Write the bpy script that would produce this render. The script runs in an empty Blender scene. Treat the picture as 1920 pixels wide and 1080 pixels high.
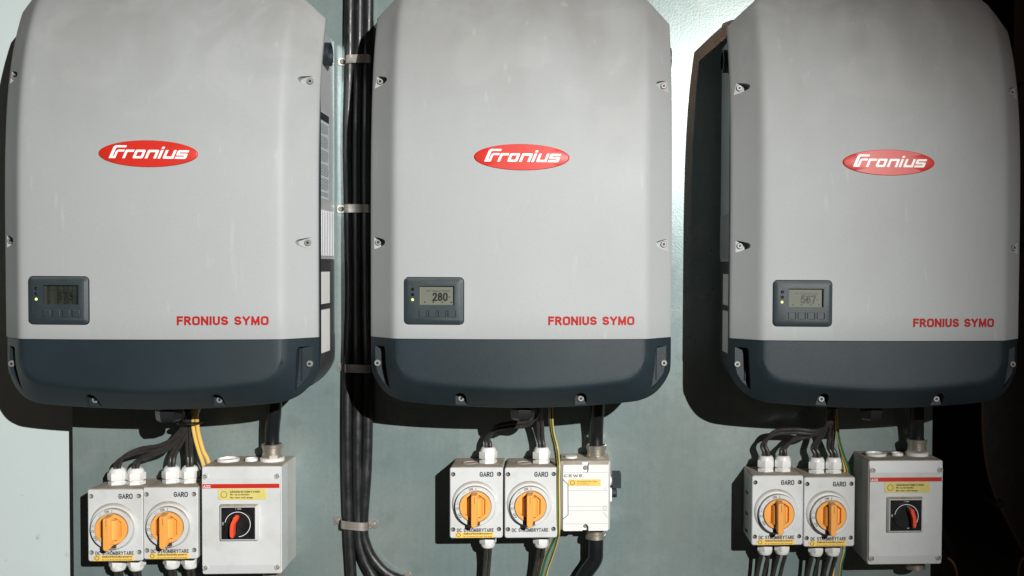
import bpy, bmesh, math, random
from mathutils import Matrix, Vector
random.seed(7)
SC = bpy.context.scene
COL = SC.collection
H = 1.5                                   # camera height above the (unseen) floor

# ------------------------------------------------------------------ camera
F, PX0, PY0 = 1866.38, 1155.73, 546.88    # focal length and principal point, in pixels of a 1920 px picture
CP = Vector((.066533, -1.869762, H))
ROT = Matrix(((0.9984681, -0.05502505, 0.00580493),
              (0.05516199, 0.99811496, -0.02690135),
              (-0.00431373, 0.02718035, 0.99962124)))   # rows: right, forward, up
cam = bpy.data.cameras.new('camera')
camo = bpy.data.objects.new('camera', cam); COL.objects.link(camo)
r, f, u = ROT[0], ROT[1], ROT[2]
camo.matrix_world = Matrix(((r[0], u[0], -f[0], CP[0]), (r[1], u[1], -f[1], CP[1]), (r[2], u[2], -f[2], CP[2]), (0, 0, 0, 1)))
cam.sensor_width = 36; cam.lens = F / 1920 * 36
cam.shift_x = -(PX0 - 960) / 1920; cam.shift_y = (PY0 - 540) / 1920
cam.clip_end = 100; cam.clip_start = .05
SC.camera = camo

def at(px, py, Y):
    """the point of the plane y = Y that the photograph shows at a pixel"""
    d = ROT.transposed() @ Vector(((px - PX0) / F, 1, -(py - PY0) / F))
    return CP + d * ((Y - CP.y) / d.y)

# ------------------------------------------------------------------ light
w = bpy.data.worlds.new('World'); SC.world = w; w.use_nodes = True
bg = w.node_tree.nodes['Background']
bg.inputs[0].default_value = (1.0, .80, .67, 1); bg.inputs[1].default_value = .030
def lamp(name, loc, tgt, power, size, blend, rad, col):
    l = bpy.data.lights.new(name, 'SPOT'); o = bpy.data.objects.new(name, l); COL.objects.link(o)
    o.location = loc; o.rotation_euler = (Vector(tgt) - Vector(loc)).to_track_quat('-Z', 'Y').to_euler()
    l.energy = power; l.spot_size = math.radians(size); l.spot_blend = blend; l.shadow_soft_size = rad; l.color = col
    return o
lamp('work_light', (1.25, -3.30, H + .80), (-.88, 0, H + -.36), 880, 57, 1.0, .011, (1.0, .99, .965))
lamp('warm_second_lamp', (1.03, -3.30, H + 1.17), (.45, 0, H + .50), 13, 30, 1.0, .03, (1.0, .55, .38))
SC.view_settings.view_transform = 'Standard'; SC.view_settings.look = 'None'
SC.view_settings.exposure = 0; SC.view_settings.gamma = 1

# ------------------------------------------------------------------ materials
def mat(name, col, rough=.5, metal=0., var=.06, vscale=14., bump=0., bscale=900., dust=0., dustcol=(.20, .165, .125), spec=.5, stretch=(1, 1, 1), wear=None, coat=0.):
    m = bpy.data.materials.new(name); m.use_nodes = True
    N = m.node_tree.nodes; L = m.node_tree.links; P = N['Principled BSDF']
    P.inputs['Roughness'].default_value = rough; P.inputs['Metallic'].default_value = metal
    P.inputs['Specular IOR Level'].default_value = spec
    P.inputs['Coat Weight'].default_value = coat
    tc = N.new('ShaderNodeTexCoord'); mp = N.new('ShaderNodeMapping'); mp.inputs['Scale'].default_value = stretch
    L.new(tc.outputs['Object'], mp.inputs[0])
    nz = N.new('ShaderNodeTexNoise'); nz.inputs['Scale'].default_value = vscale; nz.inputs['Detail'].default_value = 6; nz.inputs['Roughness'].default_value = .62
    L.new(mp.outputs[0], nz.inputs[0])
    mr = N.new('ShaderNodeMapRange'); mr.inputs[1].default_value = .3; mr.inputs[2].default_value = .7; mr.inputs[3].default_value = 1 - var; mr.inputs[4].default_value = 1 + var
    L.new(nz.outputs[0], mr.inputs[0])
    mx = N.new('ShaderNodeMix'); mx.data_type = 'RGBA'; mx.blend_type = 'MULTIPLY'; mx.inputs[0].default_value = 1
    mx.inputs[6].default_value = (*col, 1); L.new(mr.outputs[0], mx.inputs[7])
    out = mx.outputs[2]
    def noise(scale, detail=5, src=None):
        n = N.new('ShaderNodeTexNoise'); n.inputs['Scale'].default_value = scale; n.inputs['Detail'].default_value = detail
        L.new(src or tc.outputs['Object'], n.inputs[0]); return n.outputs[0]
    def rng(src, a, b, c, d):
        q = N.new('ShaderNodeMapRange'); q.inputs[1].default_value = a; q.inputs[2].default_value = b; q.inputs[3].default_value = c; q.inputs[4].default_value = d
        L.new(src, q.inputs[0]); return q.outputs[0]
    def math_(op, a, b):
        q = N.new('ShaderNodeMath'); q.operation = op
        for i, s in enumerate((a, b)):
            if isinstance(s, (int, float)): q.inputs[i].default_value = s
            else: L.new(s, q.inputs[i])
        q.use_clamp = op == 'MULTIPLY'
        return q.outputs[0]
    def mixc(fac, c, base):
        q = N.new('ShaderNodeMix'); q.data_type = 'RGBA'; L.new(fac, q.inputs[0]) if not isinstance(fac, float) else None
        L.new(base, q.inputs[6]); q.inputs[7].default_value = (*c, 1); return q.outputs[2]
    if dust:
        g = N.new('ShaderNodeNewGeometry'); sp = N.new('ShaderNodeSeparateXYZ'); L.new(g.outputs['Normal'], sp.inputs[0])
        fz = rng(sp.outputs[2], .25, .8, 0, 1)
        fac = math_('MULTIPLY', math_('MULTIPLY', fz, rng(noise(60), .3, .62, .72, 1.0)), dust)
        out = mixc(fac, dustcol, out)
        L.new(rng(fac, 0, 1, spec, .02), P.inputs['Specular IOR Level']); L.new(rng(fac, 0, 1, rough, .95), P.inputs['Roughness'])
    if wear: out = wear(N, L, tc, out, noise, rng, math_, mixc, P)
    L.new(out, P.inputs['Base Color'])
    if bump:
        b = N.new('ShaderNodeBump'); b.inputs['Strength'].default_value = bump; b.inputs['Distance'].default_value = .0004
        L.new(noise(bscale, 2), b.inputs['Height']); L.new(b.outputs[0], P.inputs['Normal'])
    return m

def cover_wear(N, L, tc, out, noise, rng, math_, mixc, P):
    # settled road dust on the upper, backward sloping part of each cover, wiped in streaks and smudges
    sp = N.new('ShaderNodeSeparateXYZ'); L.new(tc.outputs['Object'], sp.inputs[0])
    geo = N.new('ShaderNodeNewGeometry').outputs['Position']
    mp = N.new('ShaderNodeMapping'); mp.inputs['Scale'].default_value = (11, 9, 2.2); mp.inputs['Rotation'].default_value = (0, .30, 0)
    L.new(geo, mp.inputs[0])
    wp = N.new('ShaderNodeTexNoise'); wp.inputs['Scale'].default_value = 7; wp.inputs['Detail'].default_value = 9; wp.inputs['Distortion'].default_value = 1.4; L.new(geo, wp.inputs[0])
    out = mixc(math_('MULTIPLY', rng(noise(620, 2), .42, .72, 0, 1), .20), (.245, .255, .255), out)
    out = mixc(math_('MULTIPLY', rng(noise(900, 1, geo), .55, .75, 0, 1), .22), (.50, .51, .50), out)
    streak = noise(1.2, 7, mp.outputs[0])
    hgt = rng(sp.outputs[2], .40, .72, 0, 1)
    hgt = math_('MULTIPLY', math_('POWER', hgt, 1.15), math_('ADD', rng(streak, .38, .62, .75, .38), rng(wp.outputs[0], .40, .62, .24, 0)))
    out = mixc(math_('MULTIPLY', math_('MULTIPLY', rng(sp.outputs[2], .30, .60, 0, 1), rng(wp.outputs[0], .56, .60, 0, 1)), .16), (.43, .42, .40), out)
    out = mixc(math_('MULTIPLY', hgt, .62), (.165, .147, .128), out)
    sm = noise(5.0, 8, geo)
    out = mixc(math_('MULTIPLY', rng(sm, .60, .74, 0, 1), .16), (.33, .31, .29), out)
    mp2 = N.new('ShaderNodeMapping'); mp2.inputs['Scale'].default_value = (30, 30, 6); mp2.inputs['Rotation'].default_value = (0, -.9, 0)
    L.new(geo, mp2.inputs[0])
    sc = noise(2.0, 9, mp2.outputs[0])
    out = mixc(math_('MULTIPLY', rng(sc, .66, .74, 0, 1), .14), (.62, .60, .56), out)
    L.new(rng(sm, .3, .7, .5, .64), P.inputs['Roughness'])
    return out

def plate_wear(N, L, tc, out, noise, rng, math_, mixc, P):
    # galvanised steel: faint spangle, vertical rolling marks, chalky wipe marks and scratches
    mp = N.new('ShaderNodeMapping'); mp.inputs['Scale'].default_value = (60, 60, 2.5); L.new(tc.outputs['Object'], mp.inputs[0])
    out = mixc(math_('MULTIPLY', rng(noise(2.0, 4, mp.outputs[0]), .35, .75, 0, 1), .14), (.34, .41, .40), out)
    big = noise(3.1, 8)
    out = mixc(math_('MULTIPLY', rng(big, .50, .66, 0, 1), .42), (.37, .41, .39), out)
    out = mixc(math_('MULTIPLY', rng(noise(11, 9), .56, .70, 0, 1), .30), (.40, .42, .40), out)
    out = mixc(math_('MULTIPLY', rng(noise(17, 5), .60, .74, 0, 1), .35), (.13, .17, .17), out)
    fine = noise(140, 3)
    out = mixc(math_('MULTIPLY', rng(fine, .45, .7, 0, 1), .22), (.14, .21, .215), out)
    warm = noise(2.2, 3)
    out = mixc(math_('MULTIPLY', rng(warm, .5, .7, 0, 1), .28), (.36, .35, .31), out)
    mp2 = N.new('ShaderNodeMapping'); mp2.inputs['Scale'].default_value = (4, 4, 55); mp2.inputs['Rotation'].default_value = (0, .5, 0); L.new(tc.outputs['Object'], mp2.inputs[0])
    out = mixc(math_('MULTIPLY', rng(noise(1.5, 6, mp2.outputs[0]), .68, .76, 0, 1), .16), (.60, .63, .62), out)
    v = N.new('ShaderNodeTexVoronoi'); v.inputs['Scale'].default_value = 80; L.new(tc.outputs['Object'], v.inputs[0])
    L.new(rng(math_('ADD', math_('MULTIPLY', v.outputs['Color'], .22), big), .3, 1.0, .24, .36), P.inputs['Roughness'])
    return out

def scuffs(N, L, tc, out, noise, rng, math_, mixc, P):
    mp = N.new('ShaderNodeMapping'); mp.inputs['Scale'].default_value = (1, 1, .12); L.new(N.new('ShaderNodeNewGeometry').outputs['Position'], mp.inputs[0])
    out = mixc(math_('MULTIPLY', rng(noise(170, 6, mp.outputs[0]), .58, .74, 0, 1), .4), (.075, .082, .075), out)
    n = noise(60, 7); out = mixc(math_('MULTIPLY', rng(n, .5, .75, 0, 1), .22), (.05, .046, .04), out)
    L.new(rng(n, .3, .7, .3, .5), P.inputs['Roughness']); return out

def pale_wear(N, L, tc, out, noise, rng, math_, mixc, P):
    out = mixc(math_('MULTIPLY', rng(noise(4, 9), .50, .66, 0, 1), .22), (.42, .46, .44), out)
    out = mixc(math_('MULTIPLY', rng(noise(26, 6), .68, .74, 0, 1), .5), (.22, .21, .19), out); return out

def box_wear(N, L, tc, out, noise, rng, math_, mixc, P):
    geo = N.new('ShaderNodeNewGeometry').outputs['Position']; sm = noise(38, 7, geo)
    out = mixc(math_('MULTIPLY', rng(noise(9, 8, geo), .5, .68, 0, 1), .26), (.36, .33, .28), out)
    out = mixc(math_('MULTIPLY', rng(sm, .56, .72, 0, 1), .22), (.40, .37, .32), out)
    return out

SILVER = mat('powder_coated_silver', (.350, .367, .368), .5, .0, .03, 3., .3, 1500., wear=cover_wear, spec=.3)
SLATE = mat('slate_plastic', (.0145, .0245, .030), .47, 0, .15, 8., .8, 1300., spec=.36, dust=.5, dustcol=(.10, .10, .095))
SLATED = mat('dark_slate_plastic', (.016, .024, .031), .42, 0, .1, 20., .3, 1300.)
BEZEL = mat('bezel_plastic', (.026, .038, .044), .5, 0, .12, 60., .6, 1600., dust=.8, dustcol=(.17, .165, .15))
ALU = mat('side_aluminium', (.60, .62, .63), .42, .35, .05, 20., .1)
CAST = mat('dark_side_casting', (.05, .052, .053), .45, .1, .35, 30., .3)
BLACK = mat('black_rubber', (.012, .013, .014), .36, 0, .25, 90., .4, 300., stretch=(1, 1, .15), wear=scuffs)
BLACKM = mat('black_plastic', (.010, .011, .012), .28, 0, .2, 60., .1)
CABGR = mat('grey_black_cable', (.034, .031, .028), .5, 0, .25, 120., .4, 400., wear=scuffs)
LCD = mat('lcd_glass', (.15, .158, .125), .22, 0, .05, 30., spec=.6)
LCDREFL = mat('lcd_glass_painted_reflection', (.028, .033, .025), .2, 0, .75, 45., spec=.6, stretch=(3, 1, .1))  # dark reflection bands painted into the glass colour
DIG = mat('lcd_digits', (.012, .014, .014), .4)
REDL = mat('red_badge', (.52, .020, .009), .46, 0, .03, 40.)
REDT = mat('red_print', (.36, .012, .009), .6, spec=.2)
WHITEP = mat('white_print', (.86, .85, .83), .45)
DARKP = mat('dark_print', (.02, .022, .024), .5)
GREYP = mat('grey_print', (.30, .31, .32), .5)
BOXG = mat('light_grey_box_plastic', (.60, .615, .61), .42, 0, .03, 30., .12, 900., dust=.95, dustcol=(.30, .245, .185), wear=box_wear)
BOXB = mat('grey_box_base_plastic', (.50, .50, .48), .5, 0, .06, 30., .12, 900., dust=1.0, dustcol=(.28, .225, .17), wear=box_wear)
BOXW = mat('white_box_plastic', (.76, .765, .74), .38, 0, .02, 30., .08, 900., dust=.95, dustcol=(.34, .28, .21))
GLAND = mat('white_gland_plastic', (.72, .72, .70), .33, 0, .04, 60., dust=.35, dustcol=(.50, .46, .40))
ORANGE = mat('orange_knob_plastic', (.83, .375, .08), .38, 0, .05, 50., .05, dust=.6, dustcol=(.30, .22, .14))
YEL = mat('yellow_sticker', (.83, .55, .12), .5, 0, .05, 60.)
YEL2 = mat('pale_yellow_sticker', (.66, .56, .17), .5, 0, .07, 60.)
REDH = mat('red_handle_plastic', (.85, .085, .035), .36, 0, .04, 60.)
SWB = mat('black_switch_face', (.012, .012, .013), .3, 0, .6, 60., .1, 400.)
STEEL = mat('zinc_screw', (.30, .295, .28), .55, .5, .1, 200.)
NICK = mat('nickel_gland_metal', (.55, .50, .42), .34, .8, .18, 60., .2, 300.)
BAND = mat('steel_band', (.50, .47, .42), .36, .75, .15, 50., .3, 500., stretch=(.2, 1, 6))
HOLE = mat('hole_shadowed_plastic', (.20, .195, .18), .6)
PLATE = mat('galvanised_plate', (.215, .278, .272), .36, .33, .08, 6., .25, 260., wear=plate_wear)
PALE = mat('pale_painted_wall', (.60, .68, .67), .45, .1, .05, 2.5, .3, 160., wear=pale_wear)
WALLSHADE = mat('wall_shade_in_colour', (.022, .018, .014), .7, 0, .4, 20., .4, 500.)  # shade of the recess put into the wall colour
INVSHADE = mat('inverter_shade_in_colour', (.040, .034, .026), .7, 0, .3, 60., .5, 900.)  # shade on the fourth inverter, put into its colour
RIMLIT = mat('brown_lit_rim', (.05, .028, .017), .5)  # lit rim of the shaded unit, painted as brown
AMBER = mat('amber_wire', (.10, .04, .008), .5)
GREEN = mat('green_wire', (.02, .12, .065), .4)
YELW = mat('yellow_wire', (.80, .52, .13), .42)
GREENLED = bpy.data.materials.new('lit_green_led'); GREENLED.use_nodes = True
_p = GREENLED.node_tree.nodes['Principled BSDF']; _p.inputs['Base Color'].default_value = (.6, .7, .2, 1)
_p.inputs['Emission Color'].default_value = (.75, .85, .30, 1); _p.inputs['Emission Strength'].default_value = .75

# ------------------------------------------------------------------ mesh helpers (all in world coordinates)
class MB:
    def __init__(s): s.v = []; s.f = []; s.m = []
    def add(s, v, f, m=0):
        k = len(s.v); s.v += [tuple(p) for p in v]; s.f += [tuple(i + k for i in q) for q in f]; s.m += [m] * len(f); return s
    def loft(s, rings, close=True, c0=True, c1=True, m=0, seg_m=None):
        n = len(rings[0]); k = len(s.v)
        for rg in rings: s.v += [tuple(p) for p in rg]
        for a in range(len(rings) - 1):
            for i in range(n if close else n - 1):
                j = (i + 1) % n
                s.f.append((k + a * n + i, k + a * n + j, k + (a + 1) * n + j, k + (a + 1) * n + i)); s.m.append(seg_m[i] if seg_m else m)
        if c0: s.f.append(tuple(range(k + n - 1, k - 1, -1))); s.m.append(m)
        if c1: s.f.append(tuple(k + (len(rings) - 1) * n + i for i in range(n))); s.m.append(m)
        return s
def rr(cx, cz, wd, ht, rad, n=4):
    o = []
    for (sx, sz, a0) in ((1, 1, 0), (-1, 1, 90), (-1, -1, 180), (1, -1, 270)):
        for i in range(n + 1):
            a = math.radians(a0 + 90 * i / n)
            o.append((cx + sx * (wd / 2 - rad) + rad * math.cos(a), cz + sz * (ht / 2 - rad) + rad * math.sin(a)))
    return o
def plate(cx, cz, wd, ht, rad, yb, yf, ch=.001, n=4, mb=None):
    """slab facing the camera (-y), its front edge chamfered"""
    mb = mb or MB(); a = rr(cx, cz, wd, ht, rad, n); b = rr(cx, cz, wd - 2 * ch, ht - 2 * ch, max(rad - ch, .0002), n)
    return mb.loft([[(x, yb, z) for x, z in a], [(x, yf + ch, z) for x, z in a], [(x, yf, z) for x, z in b]])
def prism(out, yb, yf, mb=None):
    mb = mb or MB(); return mb.loft([[(x, yb, z) for x, z in out], [(x, yf, z) for x, z in out]])
def lathe(prof, c, ax='y', n=24, mb=None, m=0, cap=True, rot=0.):
    """prof: (radius, offset along axis)"""
    mb = mb or MB(); R = []
    for (rad, t) in prof:
        g = []
        for i in range(n):
            a = 2 * math.pi * i / n + rot; p, q = rad * math.cos(a), rad * math.sin(a)
            g.append({'y': (c[0] + p, c[1] + t, c[2] + q), 'z': (c[0] + p, c[1] + q, c[2] + t), 'x': (c[0] + t, c[1] + p, c[2] + q)}[ax])
        R.append(g)
    return mb.loft(R, c0=cap, c1=cap, m=m)
def cr(pts, k=8):
    P = [Vector(p) for p in pts]; P = [2 * P[0] - P[1]] + P + [2 * P[-1] - P[-2]]; o = []
    for i in range(1, len(P) - 2):
        for j in range(k):
            t = j / k
            o.append(.5 * ((2 * P[i]) + (-P[i - 1] + P[i + 1]) * t + (2 * P[i - 1] - 5 * P[i] + 4 * P[i + 1] - P[i + 2]) * t * t + (-P[i - 1] + 3 * P[i] - 3 * P[i + 1] + P[i + 2]) * t ** 3))
    o.append(P[-2]); return o
def tube(pts, rad, n=10, k=8, mb=None, seg_m=None, twist=0., smooth=True):
    mb = mb or MB(); S = cr(pts, k) if smooth else [Vector(p) for p in pts]; R = []; nrm = Vector((0, -1, 0))
    for i, p in enumerate(S):
        t = (S[min(i + 1, len(S) - 1)] - S[max(i - 1, 0)]).normalized()
        nrm = (nrm - t * nrm.dot(t)).normalized(); b = t.cross(nrm)
        R.append([p + (nrm * math.cos(a) + b * math.sin(a)) * rad for a in [2 * math.pi * q / n + twist * i for q in range(n)]])
    return mb.loft(R, seg_m=seg_m)
def box(x0, x1, y0, y1, z0, z1, mb=None, m=0):
    mb = mb or MB()
    return mb.loft([[(x0, y0, z0), (x1, y0, z0), (x1, y1, z0), (x0, y1, z0)], [(x0, y0, z1), (x1, y0, z1), (x1, y1, z1), (x0, y1, z1)]], m=m)

_tc = {}
def text_geo(s, bold=0.):
    key = (s, bold)
    if key not in _tc:
        c = bpy.data.curves.new('t', 'FONT'); c.body = s; c.size = 1; c.offset = bold; c.resolution_u = 3
        o = bpy.data.objects.new('t', c); COL.objects.link(o)
        dg = bpy.context.evaluated_depsgraph_get(); me = o.evaluated_get(dg).to_mesh()
        v = [(p.co.x, p.co.y) for p in me.vertices]; fs = [tuple(q.vertices) for q in me.polygons]
        o.evaluated_get(dg).to_mesh_clear(); bpy.data.objects.remove(o); bpy.data.curves.remove(c)
        xs = [p[0] for p in v]; zs = [p[1] for p in v]
        _tc[key] = ([((x - min(xs)) / (max(xs) - min(xs)), (z - min(zs)) / (max(zs) - min(zs))) for x, z in v], fs)
    return _tc[key]
def text(s, x0, x1, z0, z1, y, mb=None, bold=0., m=0, slant=0., rot=None):
    # bolder letters: the same letters again, a hair to either side and a hair closer
    mb = mb or MB(); d = bold * (z1 - z0)
    for i, k in enumerate((0,) if not bold else (-1, 1, 0)):
        yy = (lambda x, z, i=i: y(x, z) - i * .00008) if callable(y) else y - i * .00008
        text1(s, x0 + max(d, 0) + k * d, x1 - d + k * d, z0, z1, yy, mb, m, slant, rot)
    return mb
def text1(s, x0, x1, z0, z1, y, mb, m=0, slant=0., rot=None):
    """flat print: the lettering fills the rectangle; y is a number or a function of (x, z)"""
    v, fs = text_geo(s, 0.); o = []
    for a, b in v:
        x = x0 + (x1 - x0) * a + slant * b * (z1 - z0); z = z0 + (z1 - z0) * b
        if rot:
            cx, cz, an = rot; dx, dz = x - cx, z - cz
            x, z = cx + dx * math.cos(an) - dz * math.sin(an), cz + dx * math.sin(an) + dz * math.cos(an)
        o.append((x, y(x, z) if callable(y) else y, z))
    return mb.add(o, fs, m)
def _arc(cx, cy, rx, ry, a0, a1, n=8): return [(cx + rx * math.cos(math.radians(a0 + (a1 - a0) * i / n)), cy + ry * math.sin(math.radians(a0 + (a1 - a0) * i / n))) for i in range(n + 1)]
_O = lambda w: _arc(w - .22, .78, .22, .22, 0, 90, 5) + _arc(.22, .78, .22, .22, 90, 180, 5) + _arc(.22, .22, .22, .22, 180, 270, 5) + _arc(w - .22, .22, .22, .22, 270, 360, 5) + [(w, .78)]
_S = _arc(.26, .745, .26, .255, 25, 270, 9)[:-1] + _arc(.28, .255, .28, .235, 90, -155, 9)
_dots = lambda w: [[(w * .30 - .05, 1.2), (w * .30 + .05, 1.2)], [(w * .70 - .05, 1.2), (w * .70 + .05, 1.2)]]
_A = [[(0, 0), (.31, 1), (.62, 0)], [(.12, .33), (.50, .33)]]
GL = {'F': (.46, [[(.46, 1), (0, 1), (0, 0)], [(0, .52), (.42, .52)]]), 'E': (.46, [[(.46, 1), (0, 1), (0, 0), (.46, 0)], [(0, .52), (.42, .52)]]),
      'R': (.54, [[(0, 0), (0, 1)] + _arc(.27, .75, .24, .25, 90, -90, 6) + [(0, .5)], [(.26, .5), (.54, 0)]]), 'O': (.62, [_O(.62)]), 'Ö': (.62, [_O(.62)] + _dots(.62)), 'Q': (.62, [_O(.62)]),
      'N': (.58, [[(0, 0), (0, 1)], [(0, 1), (.58, 0)], [(.58, 0), (.58, 1)]]), 'I': (.02, [[(.01, 0), (.01, 1)]]), 'U': (.56, [[(0, 1), (0, .28)] + _arc(.28, .28, .28, .28, 180, 360, 8) + [(.56, 1)]]),
      'S': (.54, [_S]), 'Y': (.60, [[(0, 1), (.30, .48), (.60, 1)], [(.30, .50), (.30, 0)]]), 'M': (.72, [[(0, 0), (.03, 1)], [(.03, 1), (.36, .08), (.69, 1)], [(.69, 1), (.72, 0)]]),
      'G': (.60, [_arc(.30, .70, .30, .30, 20, 180, 7) + _arc(.30, .30, .30, .30, 180, 355, 7) + [(.60, .48), (.34, .48)]]), 'C': (.56, [_arc(.29, .71, .29, .29, 30, 180, 7) + _arc(.29, .29, .29, .29, 180, 330, 7)]),
      'A': (.62, _A), 'Ä': (.62, _A + _dots(.62)), 'Å': (.62, _A + [_arc(.31, 1.2, .1, .1, 0, 360, 8)]), 'W': (.90, [[(0, 1), (.22, 0), (.45, .9), (.68, 0), (.90, 1)]]), 'D': (.58, [[(0, 0), (0, 1), (.22, 1)] + _arc(.26, .68, .32, .32, 90, 0, 5) + _arc(.26, .32, .32, .32, 0, -90, 5) + [(0, 0)]]),
      'T': (.56, [[(0, 1), (.56, 1)], [(.28, 1), (.28, 0)]]), 'B': (.54, [[(0, .53), (.26, .53)] + _arc(.27, .765, .22, .235, -90, 90, 6) + [(0, 1), (0, 0)] + _arc(.28, .265, .26, .265, -90, 90, 6) + [(.2, .53)]]),
      'K': (.54, [[(0, 0), (0, 1)], [(.50, 1), (.02, .42)], [(.18, .58), (.54, 0)]]), 'H': (.56, [[(0, 0), (0, 1)], [(.56, 0), (.56, 1)], [(0, .52), (.56, .52)]]), 'L': (.44, [[(0, 1), (0, 0), (.44, 0)]]),
      '0': (.52, [_arc(.26, .70, .26, .30, 0, 180, 8) + _arc(.26, .30, .26, .30, 180, 360, 8) + [(.52, .70)]]), '2': (.52, [_arc(.26, .72, .25, .28, 165, -30, 8) + [(0, 0), (.53, 0)]]),
      '3': (.52, [_arc(.25, .76, .23, .24, 150, -80, 8) + _arc(.25, .27, .27, .27, 85, -155, 8)]), '5': (.52, [[(.48, 1), (.07, 1), (.03, .55)] + _arc(.25, .32, .27, .32, 110, -150, 9)]),
      '6': (.52, [_arc(.27, .68, .26, .32, 35, 180, 6) + _arc(.265, .30, .265, .30, 180, 520, 12)]), '7': (.50, [[(0, 1), (.50, 1), (.20, 0)]]), '8': (.52, [_arc(.26, .77, .22, .23, -90, 270, 12), _arc(.26, .27, .26, .27, 90, 450, 12)]),
      ' ': (.22, [])}
def strokes(s, x0, x1, z0, z1, y, mb, wt=.17, gap=.17, m=0, rot=None, dz=.00002):
    """lettering drawn with strokes of one weight, stretched to fill the rectangle; flat print"""
    h = z1 - z0; adv = []; X = 0
    for c in s: adv.append(X); X += GL[c][0] + wt + gap
    X -= gap + wt; kx = (x1 - x0 - wt * h) / X; t = wt * h / 2; hh = h - 2 * t; q = 0
    for c, a in zip(s, adv):
        for pl in GL[c][1]:
            P = [Vector((x0 + t + (a + px) * kx, z0 + t + pz * hh)) for px, pz in pl]; P = [p for i, p in enumerate(P) if i == 0 or (p - P[i - 1]).length > 1e-7]
            Lf, Rt = [], []; closed = (P[0] - P[-1]).length < 1e-6
            for i, p in enumerate(P):
                a_ = P[i - 1] if i else (P[-2] if closed else None); b_ = P[i + 1] if i < len(P) - 1 else (P[1] if closed else None)
                d0 = (p - a_).normalized() if a_ is not None else None; d1 = (b_ - p).normalized() if b_ is not None else None
                d0 = d0 or d1; d1 = d1 or d0; d = (d0 + d1).normalized(); n = Vector((-d.y, d.x)); k = t / max(.45, n.dot(Vector((-d0.y, d0.x))))
                e = Vector((0, 0))
                if not closed and len(pl) > 1: e = -d1 * t if i == 0 else (d0 * t if i == len(P) - 1 else e)
                Lf.append(p + n * k + e * .98); Rt.append(p - n * k + e * .98)
            n_ = len(P); q += 1; V = []
            for p in Lf + Rt:
                x, z = p.x, p.y
                if rot: cx, cz, an = rot; dx_, dz_ = x - cx, z - cz; x, z = cx + dx_ * math.cos(an) - dz_ * math.sin(an), cz + dx_ * math.sin(an) + dz_ * math.cos(an)
                V.append((x, (y(x, z) if callable(y) else y) - (q % 7) * dz, z))
            mb.add(V, [(i, i + 1, n_ + i + 1, n_ + i) for i in range(n_ - 1)], m)
    return mb
def ring_flat(cx, cz, r0, r1, y, a0=0, a1=360, n=32, mb=None, m=0):
    mb = mb or MB(); A = [math.radians(a0 + (a1 - a0) * i / n) for i in range(n + 1)]
    v = [(cx + r0 * math.cos(a), y, cz + r0 * math.sin(a)) for a in A] + [(cx + r1 * math.cos(a), y, cz + r1 * math.sin(a)) for a in A]
    return mb.add(v, [(i, i + 1, n + 2 + i, n + 1 + i) for i in range(n)], m)
def quad(x0, x1, z0, z1, y, mb=None, m=0):
    mb = mb or MB(); return mb.add([(x0, y, z0), (x1, y, z0), (x1, y, z1), (x0, y, z1)], [(0, 1, 2, 3)], m)

def mesh_of(name, mb, mats, off, ang=32):
    me = bpy.data.meshes.new(name)
    me.from_pydata([(a - off[0], b - off[1], c - off[2]) for a, b, c in mb.v], [], mb.f)
    mats = mats if isinstance(mats, (list, tuple)) else [mats]
    for q in mats: me.materials.append(q)
    me.polygons.foreach_set('material_index', mb.m)
    bm = bmesh.new(); bm.from_mesh(me); bmesh.ops.recalc_face_normals(bm, faces=bm.faces); bm.to_mesh(me); bm.free()
    me.polygons.foreach_set('use_smooth', [True] * len(me.polygons))
    me.set_sharp_from_angle(angle=math.radians(ang)); me.update()
    return me
def root_off(p):
    while p.parent: p = p.parent
    return p.location
def part(name, mb, m, parent, label=None, ang=32):
    o = bpy.data.objects.new(name, mesh_of(name, mb, m, root_off(parent), ang)); COL.objects.link(o); o.parent = parent
    if label: o['label'] = label
    return o
def cut(o, cutters):
    """carve recesses out of a part for good; the cutters are removed"""
    off = root_off(o); tmp = []
    for mb in cutters:
        c = bpy.data.objects.new('c', mesh_of('c', mb, o.data.materials[0], off)); COL.objects.link(c); tmp.append(c)
        c.parent = o.parent
        md = o.modifiers.new('b', 'BOOLEAN'); md.operation = 'DIFFERENCE'; md.solver = 'EXACT'; md.object = c
    bpy.context.view_layer.update()
    dg = bpy.context.evaluated_depsgraph_get(); me = bpy.data.meshes.new_from_object(o.evaluated_get(dg))
    o.modifiers.clear(); old = o.data; o.data = me; bpy.data.meshes.remove(old)
    for c in tmp: bpy.data.objects.remove(c)
    me.polygons.foreach_set('use_smooth', [True] * len(me.polygons)); me.set_sharp_from_angle(angle=math.radians(28))
def thing(name, label, cat, loc, group=None):
    o = bpy.data.objects.new(name, None); COL.objects.link(o); o.location = loc; o.empty_display_size = .05
    o['label'] = label; o['category'] = cat
    if group: o['group'] = group
    return o
def solo(name, mb, m, label, cat, loc, group=None, ang=32):
    o = bpy.data.objects.new(name, mesh_of(name, mb, m, Vector(loc), ang)); COL.objects.link(o); o.location = loc
    o['label'] = label; o['category'] = cat
    if group: o['group'] = group
    return o
def struct(name, mb, m):
    o = bpy.data.objects.new(name, mesh_of(name, mb, m, Vector((0, 0, 0)))); COL.objects.link(o); o['kind'] = 'structure'; return o
def copy_tree(o, dx, dz, top=True, parent=None):
    c = o.copy(); COL.objects.link(c); c.parent = parent
    if top: c.location = (o.location[0] + dx, o.location[1], o.location[2] + dz)
    for ch in list(o.children): copy_tree(ch, 0, 0, False, c)
    return c
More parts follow.
